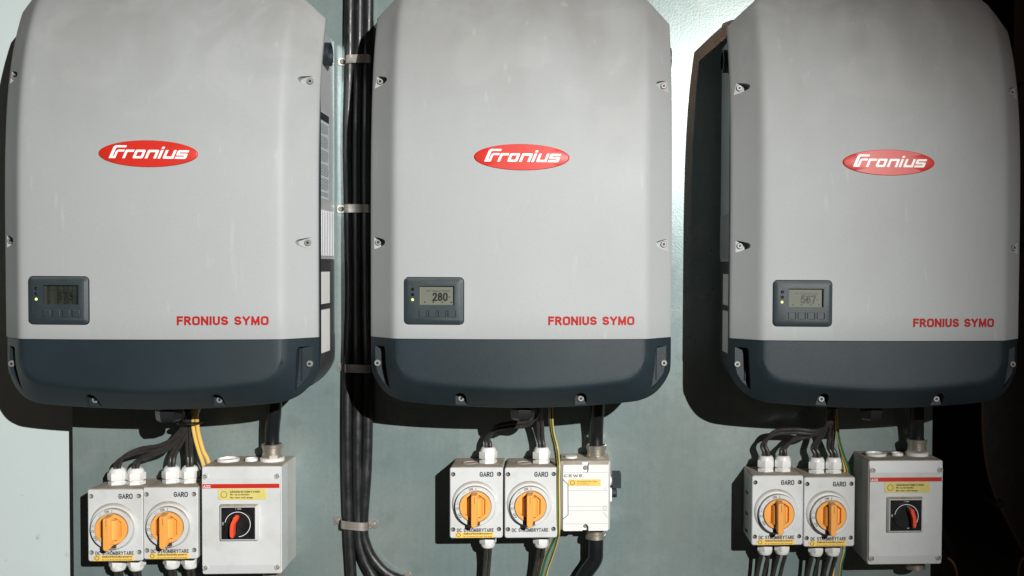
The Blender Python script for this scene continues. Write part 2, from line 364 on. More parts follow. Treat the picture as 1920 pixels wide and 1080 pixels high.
def screw(c, rad, parent, m=None, y0=.0, slot=True, name='screw'):
    """pan-head cross screw whose head faces the camera; c is the centre of its seat"""
    mb = lathe([(rad, 0), (rad, -rad * .35), (rad * .8, -rad * .62), (rad * .45, -rad * .62), (rad * .38, -rad * .25)], c, 'y', 14)
    o = part(name, mb, m or STEEL, parent)
    part('screw_socket', lathe([(rad * .36, -rad * .30), (rad * .34, -rad * .66)], c, 'y', 6), DARKP, parent if parent.parent else o)
    return o

# ------------------------------------------------------------------ the setting
PL, PR = at(137, 900, 0).x, at(1748, 820, 0).x
struct('wall_panel', box(PL, PR, 0, .003, -.2 + .0, 2.6), PLATE)
struct('wall_behind', box(-3.2, .60, .046, .0605, -.6, 3.0), PALE)
struct('wall_beyond', box(.60, 3.4, .42, .50, -.6, 3.0), WALLSHADE)  # near-black colour stands for the shade in the recess
struct('wall_return', box(.585, .60, .0605, .42, -.6, 3.0), WALLSHADE)

# ------------------------------------------------------------------ inverters
IZ = H - .25                               # local base height
ZS = H - .1246                             # seam between cover and connection cover
ZC, ZT = H + .425, H + .480
def rec(z):
    t = max(0., z - H - .05); return .12 * t * t + 2.2 * t ** 4
def surf(x, z):
    a = abs(x); s = .012 * min(a, .222) ** 2 / .208 ** 2; q = (a - .209) / .0032
    sp = q if q > 30 else math.log1p(math.exp(q))
    return -.23 + s + 1.03 * .0032 * sp + rec(z)
def hw(z): return .255 if z < ZC else .255 - (z - ZC) * 1.12
def glyphs():
    """block lettering of the badge: polygons in units of 1/9.6 px, unslanted; (x, height above base line)"""
    G = []
    bar = lambda x0, x1, h0, h1: G.append([(x0, h0), (x1, h0), (x1, h1), (x0, h1)])
    G.append([(270, 0), (383, 0), (383, 108), (390, 116), (486, 116), (486, 152), (372, 152), (345, 128), (345, 40), (324, 40), (324, 178), (336, 190), (490, 190), (490, 226), (300, 226), (272, 200)])
    def arch(x0, x1, w=46, t=40, c=14, right=True):
        p = [(x0, 0), (x0 + w, 0), (x0 + w, 152 - t - 8), (x0 + w + 8, 152 - t)]
        p += ([(x1 - w, 152 - t), (x1 - w, 0), (x1, 0), (x1, 152 - c), (x1 - c, 152)] if right else [(x1, 152 - t), (x1, 152)])
        p += [(x0 + c, 152), (x0, 152 - c)]; G.append(p)
    arch(503, 655, right=False)
    G.append(('ring', (676, 853)))
    arch(888, 1080); bar(1106, 1152, 0, 152); bar(1106, 1152, 172, 208)
    x0, x1, w = 1190, 1374, 46
    G.append([(x0 + 14, 0), (x1, 0), (x1, 152), (x1 - w, 152), (x1 - w, 40), (x0 + w, 40), (x0 + w, 152), (x0, 152), (x0, 14)])
    G.append([(1396, 0), (1570, 0), (1588, 16), (1588, 80), (1572, 94), (1444, 94), (1444, 114), (1586, 114), (1586, 152), (1412, 152), (1396, 138), (1396, 70), (1410, 57), (1540, 57), (1540, 38), (1396, 38)])
    return G
def tri_poly(pts):
    from mathutils.geometry import tessellate_polygon
    return [tuple(t) for t in tessellate_polygon([[Vector((x, z, 0)) for x, z in pts]])]
def badge_letters():
    mb = MB(); k = .000879 / 9.6; cz = at(978.5, 294.5, -.23).z; eps = .0021
    def P(x, h):
        X = (x + h * .41 - 945) * k + .0015; Z = cz + (h - 85) * k
        return (X, surf(X, Z) - eps, Z)
    for g in glyphs():
        if g[0] == 'ring':
            a, b = g[1]; o = [(a + 16, 0), (b - 16, 0), (b, 16), (b, 136), (b - 16, 152), (a + 16, 152), (a, 136), (a, 16)]
            i = [(a + 50, 38), (b - 50, 38), (b - 46, 42), (b - 46, 110), (b - 50, 114), (a + 50, 114), (a + 46, 110), (a + 46, 42)]
            mb.add([P(*q) for q in o + i], [(j, (j + 1) % 8, 8 + (j + 1) % 8, 8 + j) for j in range(8)])
        else: mb.add([P(*q) for q in g], tri_poly(g))
    return mb

# outlines of the connection cover, taken at its back edge and at its front crease
OUT = [(692.5, 632), (693, 687), (697.5, 704), (708, 721), (726, 738), (749, 748), (777, 752.6), (870, 759), (977, 762)]
INN = [(739, 637), (739, 668), (742, 682), (748, 695), (757, 705), (770, 712), (790, 717), (870, 726), (977, 731)]
def ucurve(px, Y):
    xc = at(977, 700, Y).x
    h = [at(a, b, Y) for a, b in px]; h = [Vector((p.x - xc, 0, p.z)) for p in h]; h[-1].x = 0
    full = h + [Vector((-p.x, 0, p.z)) for p in reversed(h[:-1])]
    return cr(full, 4)

def inverter(X, dz, label, number, dim, off=0., size=1.):
    g = 'wall mounted inverters in a row'
    T = thing('inverter', label, 'inverter', (0, 0, IZ), g)
    # --- silver cover
    xs = [-.255, -.2535, -.2505, -.245, -.235, -.225, -.219, -.215, -.212, -.209, -.206, -.203, -.199, -.19] + [-.17 + .02 * i for i in range(18)] + [.19, .199, .203, .206, .209, .212, .215, .219, .225, .235, .245, .2505, .2535, .255]
    xs = sorted(set(round(x, 5) for x in xs))
    zs = [ZS + .0012] + [ZS + .003 + (H + .05 - ZS) * i / 4 for i in range(5)] + [H + .08 + .022 * i for i in range(16)] + [ZC, ZC + .01, ZC + .02, ZC + .03, ZC + .042, ZT - .003, ZT]
    zs = sorted(set(round(z, 5) for z in zs)); NX = len(xs)
    def fx(x, z):
        a = abs(x)
        if z > ZC and a > .20: a = .20 + (a - .20) * (hw(z) - .20) / .055
        return math.copysign(a, x)
    fr, bk = [], []
    for z in zs:
        dzb = .004 if z == zs[-1] else (.0008 if z == zs[0] else 0)
        for i, x in enumerate(xs):
            xx = fx(x, z); e = .0012 if i in (0, NX - 1) else 0
            y = surf(xx, z) + dzb + e; fr.append((xx, y, z))
            bk.append((xx, (y + .007) if abs(x) > .244 else max(y + .007, -.142 + rec(z) * .9), z))
    n = len(fr); fs = []; NZ = len(zs)
    for j in range(NZ - 1):
        for i in range(NX - 1):
            a = j * NX + i; fs += [(a, a + 1, a + NX + 1, a + NX), (n + a, n + a + NX, n + a + NX + 1, n + a + 1)]
    for i in range(NX - 1):
        a = i; fs.append((a, n + a, n + a + 1, a + 1)); a = (NZ - 1) * NX + i; fs.append((a, a + 1, n + a + 1, n + a))
    for j in range(NZ - 1):
        a = j * NX; fs.append((a, a + NX, n + a + NX, n + a)); a = j * NX + NX - 1; fs.append((a, n + a, n + a + NX, a + NX))
    cover = part('cover', MB().add(fr + bk, fs), SILVER, T)
    cutters = []; spots = []
    for py in (151, 456):
        for sx in (-1, 1):
            cz = at(978, py, -.19).z; xt = .226; sxp = .2405; yf = surf(.2475, cz)
            tri = [(xt + .003, cz + .0048), (xt + .0005, cz + .0028), (xt - .0005, cz), (xt + .0005, cz - .0028), (xt + .003, cz - .0050), (xt + .013, cz - .0092), (.262, cz - .015), (.262, cz + .0115), (xt + .013, cz + .0076)]
            cutters.append(prism([(sx * a, b) for a, b in tri], yf, -.25)); spots.append((sx * sxp, yf, cz))
    # display seat
    d0, d1 = at(757.5, 520.5, -.2245), at(869.5, 608, -.2245)
    dx0, dx1, dz1, dz0 = d0.x, d1.x, d0.z, d1.z; dcx, dcz, dw, dh = (dx0 + dx1) / 2, (dz0 + dz1) / 2, dx1 - dx0, dz1 - dz0
    cutters.append(prism(rr(dcx, dcz, dw + .0022, dh + .0022, .0075), -.215, -.26))
    cut(cover, cutters)
    for s in spots: screw(s, .0054, T)
    # --- connection cover
    O = ucurve(OUT, -.17); I = ucurve(INN, -.225); NP = len(O); rings = []
    for p in (O, I):
        p[0].z = ZS; p[-1].z = ZS
    def side(p): return min(1., abs(p.x) / .25)
    def ring(t, dy, pull=0.):
        o = []
        for a, b in zip(O, I):
            x = a.x + (b.x - a.x) * t; z = a.z + (b.z - a.z) * t; top = a.z > ZS - .02
            yo = -.163 - .026 * (1 - side(a) ** 6) ; yi = surf(b.x, b.z) + .0012
            y = yo + (yi - yo) * (dy if dy <= 1 else 1)
            o.append((x, y, z - 0))
        return o
    rings.append([(a.x * .992, -.150, a.z + (.002 if a.z < ZS - .03 else 0)) for a in O])
    rings.append(ring(0, 0)); rings.append(ring(.03, .05)); rings.append(ring(.5, .52)); rings.append(ring(.80, .83)); rings.append(ring(.90, .925)); rings.append(ring(1.0, .985))
    for k in (.94, .86, .7, .5, .3, .12, 0.):
        o = []
        for b in I:
            z = ZS + (b.z - ZS) * k
            x = b.x * (1 + .0 * (1 - k)); lim = .207
            x = math.copysign(abs(b.x) + (0 if abs(b.x) < 1e-6 else (lim * abs(b.x) / .2085 - abs(b.x)) * (1 - k)), b.x)
            if k == 0 or True:
                # spread the inner rows across the full width as they near the seam
                pass
            o.append((x, surf(x, ZS) + .0012, z))
        rings.append(o)
    mb = MB(); mb.loft(rings, close=False, c0=False, c1=False)
    # close the top edge and the back so that pockets can be carved
    K = len(rings)
    topL = [k * NP for k in range(K)]; topR = [k * NP + NP - 1 for k in range(K)]
    last = [(K - 1) * NP + i for i in range(NP)]
    v0 = len(mb.v)
    # back copies of seam line points
    line = [mb.v[i] for i in topL] + [mb.v[i] for i in last[1:-1]] + [mb.v[i] for i in reversed(topR)]
    ids = topL + last[1:-1] + list(reversed(topR))
    mb.v += [(p[0], -.150, ZS) for p in line]; M = len(line)
    for i in range(M - 1): mb.f.append((ids[i], ids[i + 1], v0 + i + 1, v0 + i)); mb.m.append(0)
    # back face fan: outline of the back ring up to the seam
    mb.f.append(tuple(range(NP - 1, -1, -1))); mb.m.append(0)
    lower = part('connection_cover', mb, SLATE, T)
    bmx = bmesh.new(); bmx.from_mesh(lower.data); bmesh.ops.remove_doubles(bmx, verts=bmx.verts, dist=1e-5); bmesh.ops.dissolve_degenerate(bmx, edges=bmx.edges, dist=1e-6)
    bmesh.ops.recalc_face_normals(bmx, faces=bmx.faces); bmx.to_mesh(lower.data); bmx.free()
    lower.data.set_sharp_from_angle(angle=math.radians(28))
    pk = [(701, 648), (721, 648), (724, 653), (726, 690), (730.5, 729), (716, 715), (706, 700), (701.5, 680)]
    xc = at(977, 690, -.18).x; yfl = -.174
    cs = []; pock = [(at(a, b, -.18).x - xc, at(a, b, -.18).z) for a, b in pk]
    for sx in (-1, 1): cs.append(prism([(-sx * a, b) for a, b in pock], yfl, -.26))
    bs = []
    for a, b in ((864, 747.5), (1089, 747.5)):
        p = at(a, b, -.2); x = (p.x - at(977, 700, -.2).x); bs.append((x, p.z))
        arch = [(x + .0095 * math.cos(q), p.z + .002 + .0095 * math.sin(q)) for q in [math.pi * i / 8 for i in range(9)]] + [(x - .0095, p.z - .03), (x + .0095, p.z - .03)]
        cs.append(prism(arch, -.1925, -.26))
    cut(lower, cs)
    zsid = at(708, 680, -.17).z
    for sx in (-1, 1):
        screw((sx * .2425, yfl, zsid), .0056, T)
        rb = MB(); xa = .2295 if sx > 0 else .2285
        part('pocket_rib', box(min(sx * xa, sx * (xa + .0012)), max(sx * xa, sx * (xa + .0012)), yfl - .0035, yfl + .001, zsid - .028, zsid + .026, rb), SLATE, lower)
    for x, z in bs: screw((x, -.1925, z - .0005), .0056, T)
    # dark gap behind the seam
    sx_ = [-.250 + .5 * i / 60 for i in range(61)]
    part('seam_strip', MB().loft([[(x, surf(x, ZS) + .004, z) for x in sx_] + [(.250, -.148, z), (-.250, -.148, z)] for z in (ZS - .001, ZS + .0022)]), BLACKM, T)
    # --- housing behind the cover
    hb = MB(); W2 = .2475
    zz = [ZS - .03 + (H + .335 - ZS + .03) * i / 14 for i in range(15)]
    part('housing_frame', hb.loft([[(-.2535, min(-.141, -.162 + rec(z)) - .0005, z), (.2535, min(-.141, -.162 + rec(z)) - .0005, z), (.2535, -.1405, z), (-.2535, -.1405, z)] for z in zz]), SLATED, T)
    zsp = at(615, 484, -.1).z
    hz = [zsp, H + .05] + [H + .05 + .355 * i / 12 for i in range(1, 13)]
    hs = MB().loft([[(-W2, fy, z), (W2, fy, z), (W2, -.014, z), (-W2, -.014, z)] for z in hz for fy in [max(-.141, -.152 + rec(z))]]); body = part('housing', hs, ALU, T)
    lo = [(a.x * .972, a.z + .006) for a in O]; lo = [(x, min(z, zsp)) for x, z in lo]
    lo[0] = (-W2, ZS); lo[-1] = (W2, ZS)
    prof = [(-W2, zsp)] + lo + [(W2, zsp)]
    part('housing_base', prism(prof, -.014, -.1495), CAST, T)
    part('mounting_bracket', box(-.17, .17, -.014, -.0005 + off / size, H - .15, H + .33), BAND, T)
    for sx in (-1, 1):
        fb = MB(); zf0, zf1 = at(615, 478, -.1).z, at(615, 393, -.1).z
        for i in range(9):
            y = -.128 + i * .0125; box(sx * W2 - .002, sx * W2 + .002, y, y + .006, zf0, zf1, fb)
        for i in range(9):
            pass
        ff = part('cooling_fin', fb, ALU, body, 'row of upright cooling fins low on the side'); ff['kind'] = 'stuff'
        for (pa, pb) in ((508, 567), (578, 657)):
            za, zb = at(617, pa, -.08).z, at(617, pb, -.08).z
            part('side_vent_cover', box(min(sx * (W2 - .002), sx * (W2 + .0022)), max(sx * (W2 - .002), sx * (W2 + .0022)), -.128, -.060, zb, za), WHITEP, T)
        # plug high on the side
        pz = at(617, 101, -.09).z
        part('side_plug', lathe([(.0205, -.002 * sx), (.0205, .012 * sx), (.017, .0125 * sx), (.0165, .006 * sx)], (sx * W2, -.092, pz), 'x', 20), SLATED, T)
    # type label with rows of small print on the right side
    lz1, lz0 = at(617, 210, -.1).z, at(617, 372, -.1).z; xx = W2 + .0006
    sl = part('type_label', MB().add([(xx, -.134, lz0), (xx, -.058, lz0), (xx, -.058, lz1), (xx, -.134, lz1)], [(0, 1, 2, 3)]), mat_label(), T)
    hd = MB(); hd.add([(xx + .0003, -.133, lz1 - .014), (xx + .0003, -.059, lz1 - .014), (xx + .0003, -.059, lz1 - .001), (xx + .0003, -.133, lz1 - .001)], [(0, 1, 2, 3)])
    z = lz1 - .02; rnd = random.Random(3); nrow = 0
    while z > lz0 + .004:
        nrow += 1
        if nrow % 8 == 0: z -= .0035
        y = -.131; end = -.062 - (rnd.random() * .03 if nrow % 8 == 7 else rnd.random() * .006)
        while y < end:
            ln = .003 + rnd.random() * .009
            hd.add([(xx + .0003, y, z - .0008), (xx + .0003, min(y + ln, end), z - .0008), (xx + .0003, min(y + ln, end), z), (xx + .0003, y, z)], [(0, 1, 2, 3)]); y += ln + .0014
        z -= .0026
    part('label_print', hd, DARKP, sl)
    # --- badge
    bc = at(978.5, 294.5, -.23); bcx, bcz = .0008, bc.z; rg = []
    for (k, e) in ((1.02, .0002), (1.0, .0016), (.985, .0019), (.6, .0019), (.2, .0019)):
        rg.append([(bcx + .0768 * k * math.cos(a), 0, bcz + .0213 * k * math.sin(a), e) for a in [2 * math.pi * i / 48 for i in range(48)]])
    rg = [[(x, surf(x, z) - e, z) for x, _, z, e in q] for q in rg]
    bad = part('badge', MB().loft(rg, c0=False), REDL, T)
    part('badge_lettering', badge_letters(), WHITEP, bad)
    a, b = at(1028, 609.5, -.225), at(1190, 593.5, -.225)
    part('name_lettering', strokes('FRONIUS SYMO', a.x, b.x, a.z, b.z, lambda x, z: surf(x, z) - .0005, MB(), .23, .12), REDT, T)
    # --- display panel
    yb = surf(dcx, dcz); ydf = yb - .0045
    slope = .024 * dcx / .208 ** 2
    tilt = lambda mb: (setattr(mb, 'v', [(x, y + (x - dcx) * slope, z) for x, y, z in mb.v]), mb)[1]
    px = lambda v: dx0 + (v - 757.5) / 112. * dw
    pz_ = lambda v: dz1 - (v - 520.5) / 87.5 * dh
    A = rr(dcx, dcz, dw, dh, .007, 5); B = rr(dcx, dcz, dw - .011, dh - .011, .003, 5)
    bz = MB().loft([[(x, yb + .006, z) for x, z in A], [(x, yb - .0015, z) for x, z in A], [(x, ydf, z) for x, z in B], [(x, ydf + .012, z) for x, z in B]][:3] , c0=True, c1=True)
    disp = part('display_panel', tilt(bz), BEZEL, T)
    sx0, sx1, sz1, sz0 = px(786.5), px(852.5), pz_(536), pz_(571.5)
    cuts = [tilt(prism([(sx0, sz0), (sx1, sz0), (sx1, sz1), (sx0, sz1)], ydf + .0065, ydf - .02))]
    btn = []
    for i in range(4):
        b0 = px(786 + 18.2 * i); b1 = px(799.5 + 18.2 * i); btn.append((b0, b1)); cuts.append(tilt(prism([(b0 - .0007, pz_(594.5)), (b1 + .0007, pz_(594.5)), (b1 + .0007, pz_(581.5)), (b0 - .0007, pz_(581.5))], ydf + .0025, ydf - .02)))
    for v in (542.5, 552.5, 562):
        cuts.append(tilt(prism([(px(773.5) + .0028 * math.cos(q), pz_(v) + .0028 * math.sin(q)) for q in [math.pi * i / 6 for i in range(12)]], ydf + .003, ydf - .02)))
    cut(disp, cuts)
    part('screen', tilt(box(sx0 - .001, sx1 + .001, ydf + .0058, ydf + .0064, sz0 - .001, sz1 + .001)), LCDREFL if dim else LCD, disp)
    tx = MB(); yt = ydf + .0055
    strokes(number, px(810.5), px(839.5), pz_(564.5), pz_(548.5), yt, tx, .19, .14)
    text('AC Output Power', px(799), px(844), pz_(547.5), pz_(543.5), yt, tx)
    for v in (796, 812, 830, 846): quad(px(v - 1.2), px(v + 1.2), pz_(568), pz_(565.5), yt, tx)
    quad(px(841.5), px(843.5), pz_(558), pz_(555.5), yt, tx)
    part('screen_print', tilt(tx), DIG, disp)
    for b0, b1 in btn: part('button', tilt(plate((b0 + b1) / 2, (pz_(594.5) + pz_(581.5)) / 2, b1 - b0, pz_(581.5) - pz_(594.5), .0008, ydf + .003, ydf + .0004, .0006, 2)), BEZEL, disp)
    for i, v in enumerate((542.5, 552.5, 562)):
        part('status_light', tilt(lathe([(.0024, .003), (.0022, .0005), (.0012, -.0004)], (px(773.5), ydf, pz_(v)), 'y', 10)), (GREENLED if i == 2 else BLACKM), disp, 'lit yellow-green status light' if i == 2 else None)
    # --- disconnector knob under the housing
    kp = at(979, 773, -.15)
    kb = MB(); lathe([(.016, .012), (.016, -.004)], (.001, -.15, kp.z + .004), 'z', 20, kb); lathe([(.0215, .0025), (.0215, -.004), (.0200, -.013), (.0165, -.0165)], (.001, -.15, kp.z + .004), 'z', 6, kb, rot=.2)
    part('disconnector_knob', kb, BLACKM, T)
    T.location = (X, -off, IZ + dz); T.scale = (size,) * 3
    return T
_ml = []
def mat_label():
    if not _ml: _ml.append(mat('grey_label_paper', (.55, .62, .62), .45))
    return _ml[0]

XI = (-.5977, 0., .6116)
inverter(XI[0], -.0014, 'leftmost silver and slate inverter, display with reflections painted dark, reading 573, pale ribbed side in view', '573', True)
inverter(.0007, .0028, 'middle silver and slate inverter beside the thick black cables, display reading 280', '280', False, .0205, .989)
inverter(.6029, .0023, 'rightmost silver and slate inverter at the dark side, display reading 567', '567', False, .0300, .984)

# ------------------------------------------------------------------ cable glands
def gland_top(x, y, z, parent, up=1, dia=.0165):
    """plastic gland: hexagon base nut, hexagon body, domed clamping nut; up=-1 hangs below the box"""
    s = up; q = dia; mb = MB()
    lathe([(q * 1.0, 0), (q * 1.0, s * .0055)], (x, y, z), 'z', 6, mb, rot=.26)
    lathe([(q * .8, s * .0055), (q * .8, s * .0085)], (x, y, z), 'z', 16, mb)
    lathe([(q * 1.02, s * .0085), (q * 1.04, s * .0095), (q * 1.04, s * .0200), (q * .98, s * .0215)], (x, y, z), 'z', 6, mb, rot=.26)
    lathe([(q * .90, s * .0205), (q * .88, s * .0245), (q * .74, s * .0285), (q * .62, s * .0295), (q * .55, s * .0265)], (x, y, z), 'z', 20, mb)
    return part('cable_gland', mb, GLAND, parent)
def metal_gland(x, y, z, parent, up=1, white=True):
    s = up; mb = MB(); q = .0175
    if white: part('gland_washer', lathe([(q * 1.22, 0), (q * 1.22, s * .006), (q * 1.1, s * .007)], (x, y, z), 'z', 20), GLAND, parent)
    o = s * (.0068 if white else 0.)
    lathe([(q * 1.06, o), (q * 1.06, o + s * .005)], (x, y, z), 'z', 8, mb)
    lathe([(q * .98, o + s * .005), (q * .98, o + s * .011), (q * .93, o + s * .0112), (q * .93, o + s * .0125), (q * .98, o + s * .0127), (q * .98, o + s * .017), (q * 1.05, o + s * .0175), (q * 1.07, o + s * .0235), (q * .95, o + s * .0245), (q * .86, o + s * .0235), (q * .8, o + s * .018)], (x, y, z), 'z', 24, mb)
    return part('metal_gland', mb, NICK, parent)

# ------------------------------------------------------------------ rotary isolators with orange knobs
GW, GH, GD = .0940, .1280, .088
def isolator(px, py, label, two, sticker, dark=False, warp=0., grp='rotary isolators with orange knobs'):
    """px, py: where the photograph shows the upper left corner of its lid"""
    c = at(px, py, -GD); x0, z1 = c.x, c.z; cx = x0 + GW / 2; cz = z1 - GH / 2; z0 = z1 - GH; yl = -GD
    T = thing('rotary_isolator', label, 'isolator switch', (cx, 0, z0), grp)
    part('base', plate(cx, cz, GW - .001, GH - .001, .003, -.0006, -.056, .0008), BOXB, T)
    lid = part('lid', plate(cx, cz, GW, GH, .0042, -.0565, yl, .0014, 5), BOXG, T)
    q = GW / 98.5
    P = lambda a, b: (x0 + (a - 843.5) * q, z1 - (b - 876) * q)          # pixel offsets of the middle left isolator
    cs = [];
    for a in (849.5, 935):
        for b in (889.5, 993.5):
            X, Z = P(a, b); cs.append(prism([(X + .0041 * math.cos(t), Z + .0041 * math.sin(t)) for t in [math.pi * i / 8 for i in range(16)]], yl + .012, yl - .01))
    cut(lid, cs)
    for a in (849.5, 935):
        for b in (889.5, 993.5):
            X, Z = P(a, b); part('screw', lathe([(.0035, 0), (.0035, -.004), (.0028, -.005), (.0012, -.005), (.001, -.003)], (X, yl + .011, Z), 'y', 12), HOLE, T)
    # knob group
    kx, kz = P(892, 947)
    part('collar', lathe([(.0415, .001), (.0405, -.001), (.0375, -.0045), (.0362, -.005)], (kx - .002, yl, kz + .002), 'y', 40), BOXG, T)
    ring = part('dial_ring', lathe([(.0358, -.003), (.0358, -.0125), (.0350, -.0135), (.0290, -.0135), (.0285, -.010)], (kx, yl, kz), 'y', 48), BOXG, T)
    yr = yl - .0139; tm = MB()
    for s, an, w_, fs in (('ON', 14, .0070, .0044), ('I', -2, .0008, .0046), ('OFF', 121, .0090, .0042), ('O', 96, .0040, .0044)):
        t = math.radians(90 + an); tx, tz = kx + .0318 * math.cos(t), kz + .0318 * math.sin(t)
        rot = (tx, tz, math.radians(an if an < 60 else an + 170 if s == 'OFF' else 90))
        strokes(s, tx - w_ / 2, tx + w_ / 2, tz - fs / 2, tz + fs / 2, yr, tm, .15, .2, rot=rot)
    t0 = math.radians(174); quad(kx - .0350, kx - .0292, kz + .0045, kz + .0049, yr, tm)
    part('dial_print', tm, DARKP, ring)
    tg = MB()
    for an in (38, 76):
        t = math.radians(90 + an); tx, tz = kx + .0318 * math.cos(t), kz + .0318 * math.sin(t)
        text('LOCK', tx - .003, tx + .003, tz - .0011, tz + .0011, yr, tg, rot=(tx, tz, math.radians(an)))
    part('faint_print', tg, GREYP, ring)
    # orange knob: rim, sunken floor, barrel and grip bar
    kb = lathe([(.0270, -.008), (.0276, -.0155), (.0268, -.0168), (.0005, -.0170)], (kx, yl, kz), 'y', 48)
    knob = part('knob', kb, ORANGE, T)
    cs = []
    for sx in (-1, 1):
        xa, xb = kx + sx * .0062, kx + sx * .0182; o = []
        o = [(xa, kz + .0215), (xa + sx * .003, kz + .0205), (xb, kz + .0135), (xb, kz - .0125), (xa + sx * .003, kz - .0195), (xa, kz - .0205)]
        cs.append(prism(o, yl - .0105, yl - .03))
    cut(knob, cs)
    bar = MB(); bx = kx - .0005
    def sec(y, w_, top, bot): return [(bx + w_, y, kz + top - .002), (bx + w_ - .0012, y, kz + top), (bx - w_ + .0012, y, kz + top), (bx - w_, y, kz + top - .002), (bx - w_, y, kz - bot + .004), (bx - w_ * .6, y, kz - bot + .0012), (bx, y, kz - bot), (bx + w_ * .6, y, kz - bot + .0012), (bx + w_, y, kz - bot + .004)]
    bar.loft([sec(yl - .0095, .0060, .0262, .0285), sec(yl - .0165, .0060, .0262, .0300), sec(yl - .0330, .0054, .0246, .0335), sec(yl - .0345, .0044, .0236, .0325)])
    grip = part('grip_bar', bar, ORANGE, knob)
    brl = MB(); R = []
    for i in range(9):
        t = math.pi * i / 8; R.append([(kx + .0140 * math.cos(t), yl - .0105 - .0150 * math.sin(t), kz + d) for d in (-.0185, -.0170, .0165, .0195)])
    R = [list(x) for x in zip(*R)]; brl.loft([[(kx + (p[0] - kx) * k, yl - .0105 + (p[1] - yl + .0105) * k, p[2]) for p in rg] for rg, k in zip(R, (.55, 1, .95, .4))])
    part('knob_barrel', brl, ORANGE, knob)
    pm = MB(); quad(bx + .0002, bx + .0012, kz + .0095, kz + .0215, yl - .0347, pm); part('pointer_line', pm, mat_ptr(), grip)
    part('bar_foot', box(kx - .0095, kx + .0085, yl - .0175, yl - .0136, kz - .0325, kz - .0262), mat_ptr2(), knob)
    # print and sticker
    pr = MB(); a = P(899, 894.5); b = P(924.5, 885)
    strokes('GARO', a[0], b[0], a[1], b[1], yl - .0004, pr, .18, .12)
    part('lid_lettering', pr, DARKP, lid); pr = MB()
    a = P(857, 998.5); b = P(925.5, 991.5); strokes('DC STRÖMBRYTARE', a[0], b[0], a[1], b[1], yl - .0004, pr, .17, .2)
    part('lid_caption', pr, DARKP, lid)
    if sticker:
        a = P(853.5, 1009.3); b = P(925.5, 998.9)
        st = part('sticker', plate((a[0] + b[0]) / 2, (a[1] + b[1]) / 2, b[0] - a[0], b[1] - a[1], .0004, yl - .0003, yl - .0007, .0001, 1), YEL, T)
        sm = MB(); s0 = P(859.7, 1003.8); ring_flat(s0[0], s0[1], .0029, .0038, yl - .0009, mb=sm)
        a = P(869, 1004); b = P(922.5, 999.4); text('Säkerhetsbrytare', a[0], b[0], a[1], b[1], yl - .0009, sm, bold=.06)
        a = P(869, 1008.3); b = P(922.5, 1006); text('får ej användas för start och stopp', a[0], b[0], a[1], b[1], yl - .0009, sm, bold=.05)
        part('sticker_print', sm, DARKP, st)
    yg = -.046; gs = ((-.0175, .0145) if two else (.0180,))
    if two: gs = (-.0135, .0185)
    for gx in gs:
        gland_top(cx + gx, yg, z1 - .0008, T, 1, .0160); gland_top(cx + gx, yg, z0 + .0008, T, -1, .0150)
    if not two:
        part('knockout_ring', lathe([(.0135, 0), (.0135, .0012), (.0115, .0012), (.0115, .0002)], (cx - .0150, yg - .002, z1 - .0006), 'z', 24), BOXB, T)
    if dark:
        for zz in (.022, -.018, -.05): part('side_clip', box(x0 - .0012, x0 + .001, -.045, -.030, cz + zz - .002, cz + zz + .002), DARKP, T)
    T['gx'] = 0; del T['gx']
    return cx, z1, z0, [cx + gx for gx in gs]
_mp = {}
def mat_ptr():
    if 'a' not in _mp: _mp['a'] = mat('dark_orange_groove', (.30, .12, .02), .6)
    return _mp['a']
def mat_ptr2():
    if 'b' not in _mp: _mp['b'] = mat('brown_knob_foot', (.06, .035, .02), .6)
    return _mp['b']
B1 = isolator(164, 917, 'leftmost orange knob isolator of all, farthest left under the inverter reading 573', True, True)
B2 = isolator(268, 913.5, 'orange knob isolator touching the left red-striped switch box under the inverter reading 573', True, True)
B3 = isolator(843.5, 876, 'orange knob isolator with sticker at left of the middle pair under the inverter reading 280', False, True)
B4 = isolator(946.5, 876, 'orange knob isolator without yellow sticker, next to the earth wire and white box', False, False)
B5 = isolator(1410.5, 891.5, 'left orange knob isolator of the pair under the inverter reading 567', True, True, True)
B6 = isolator(1508, 894.5, 'orange knob isolator beside the right red-striped switch box under the inverter reading 567', True, True)

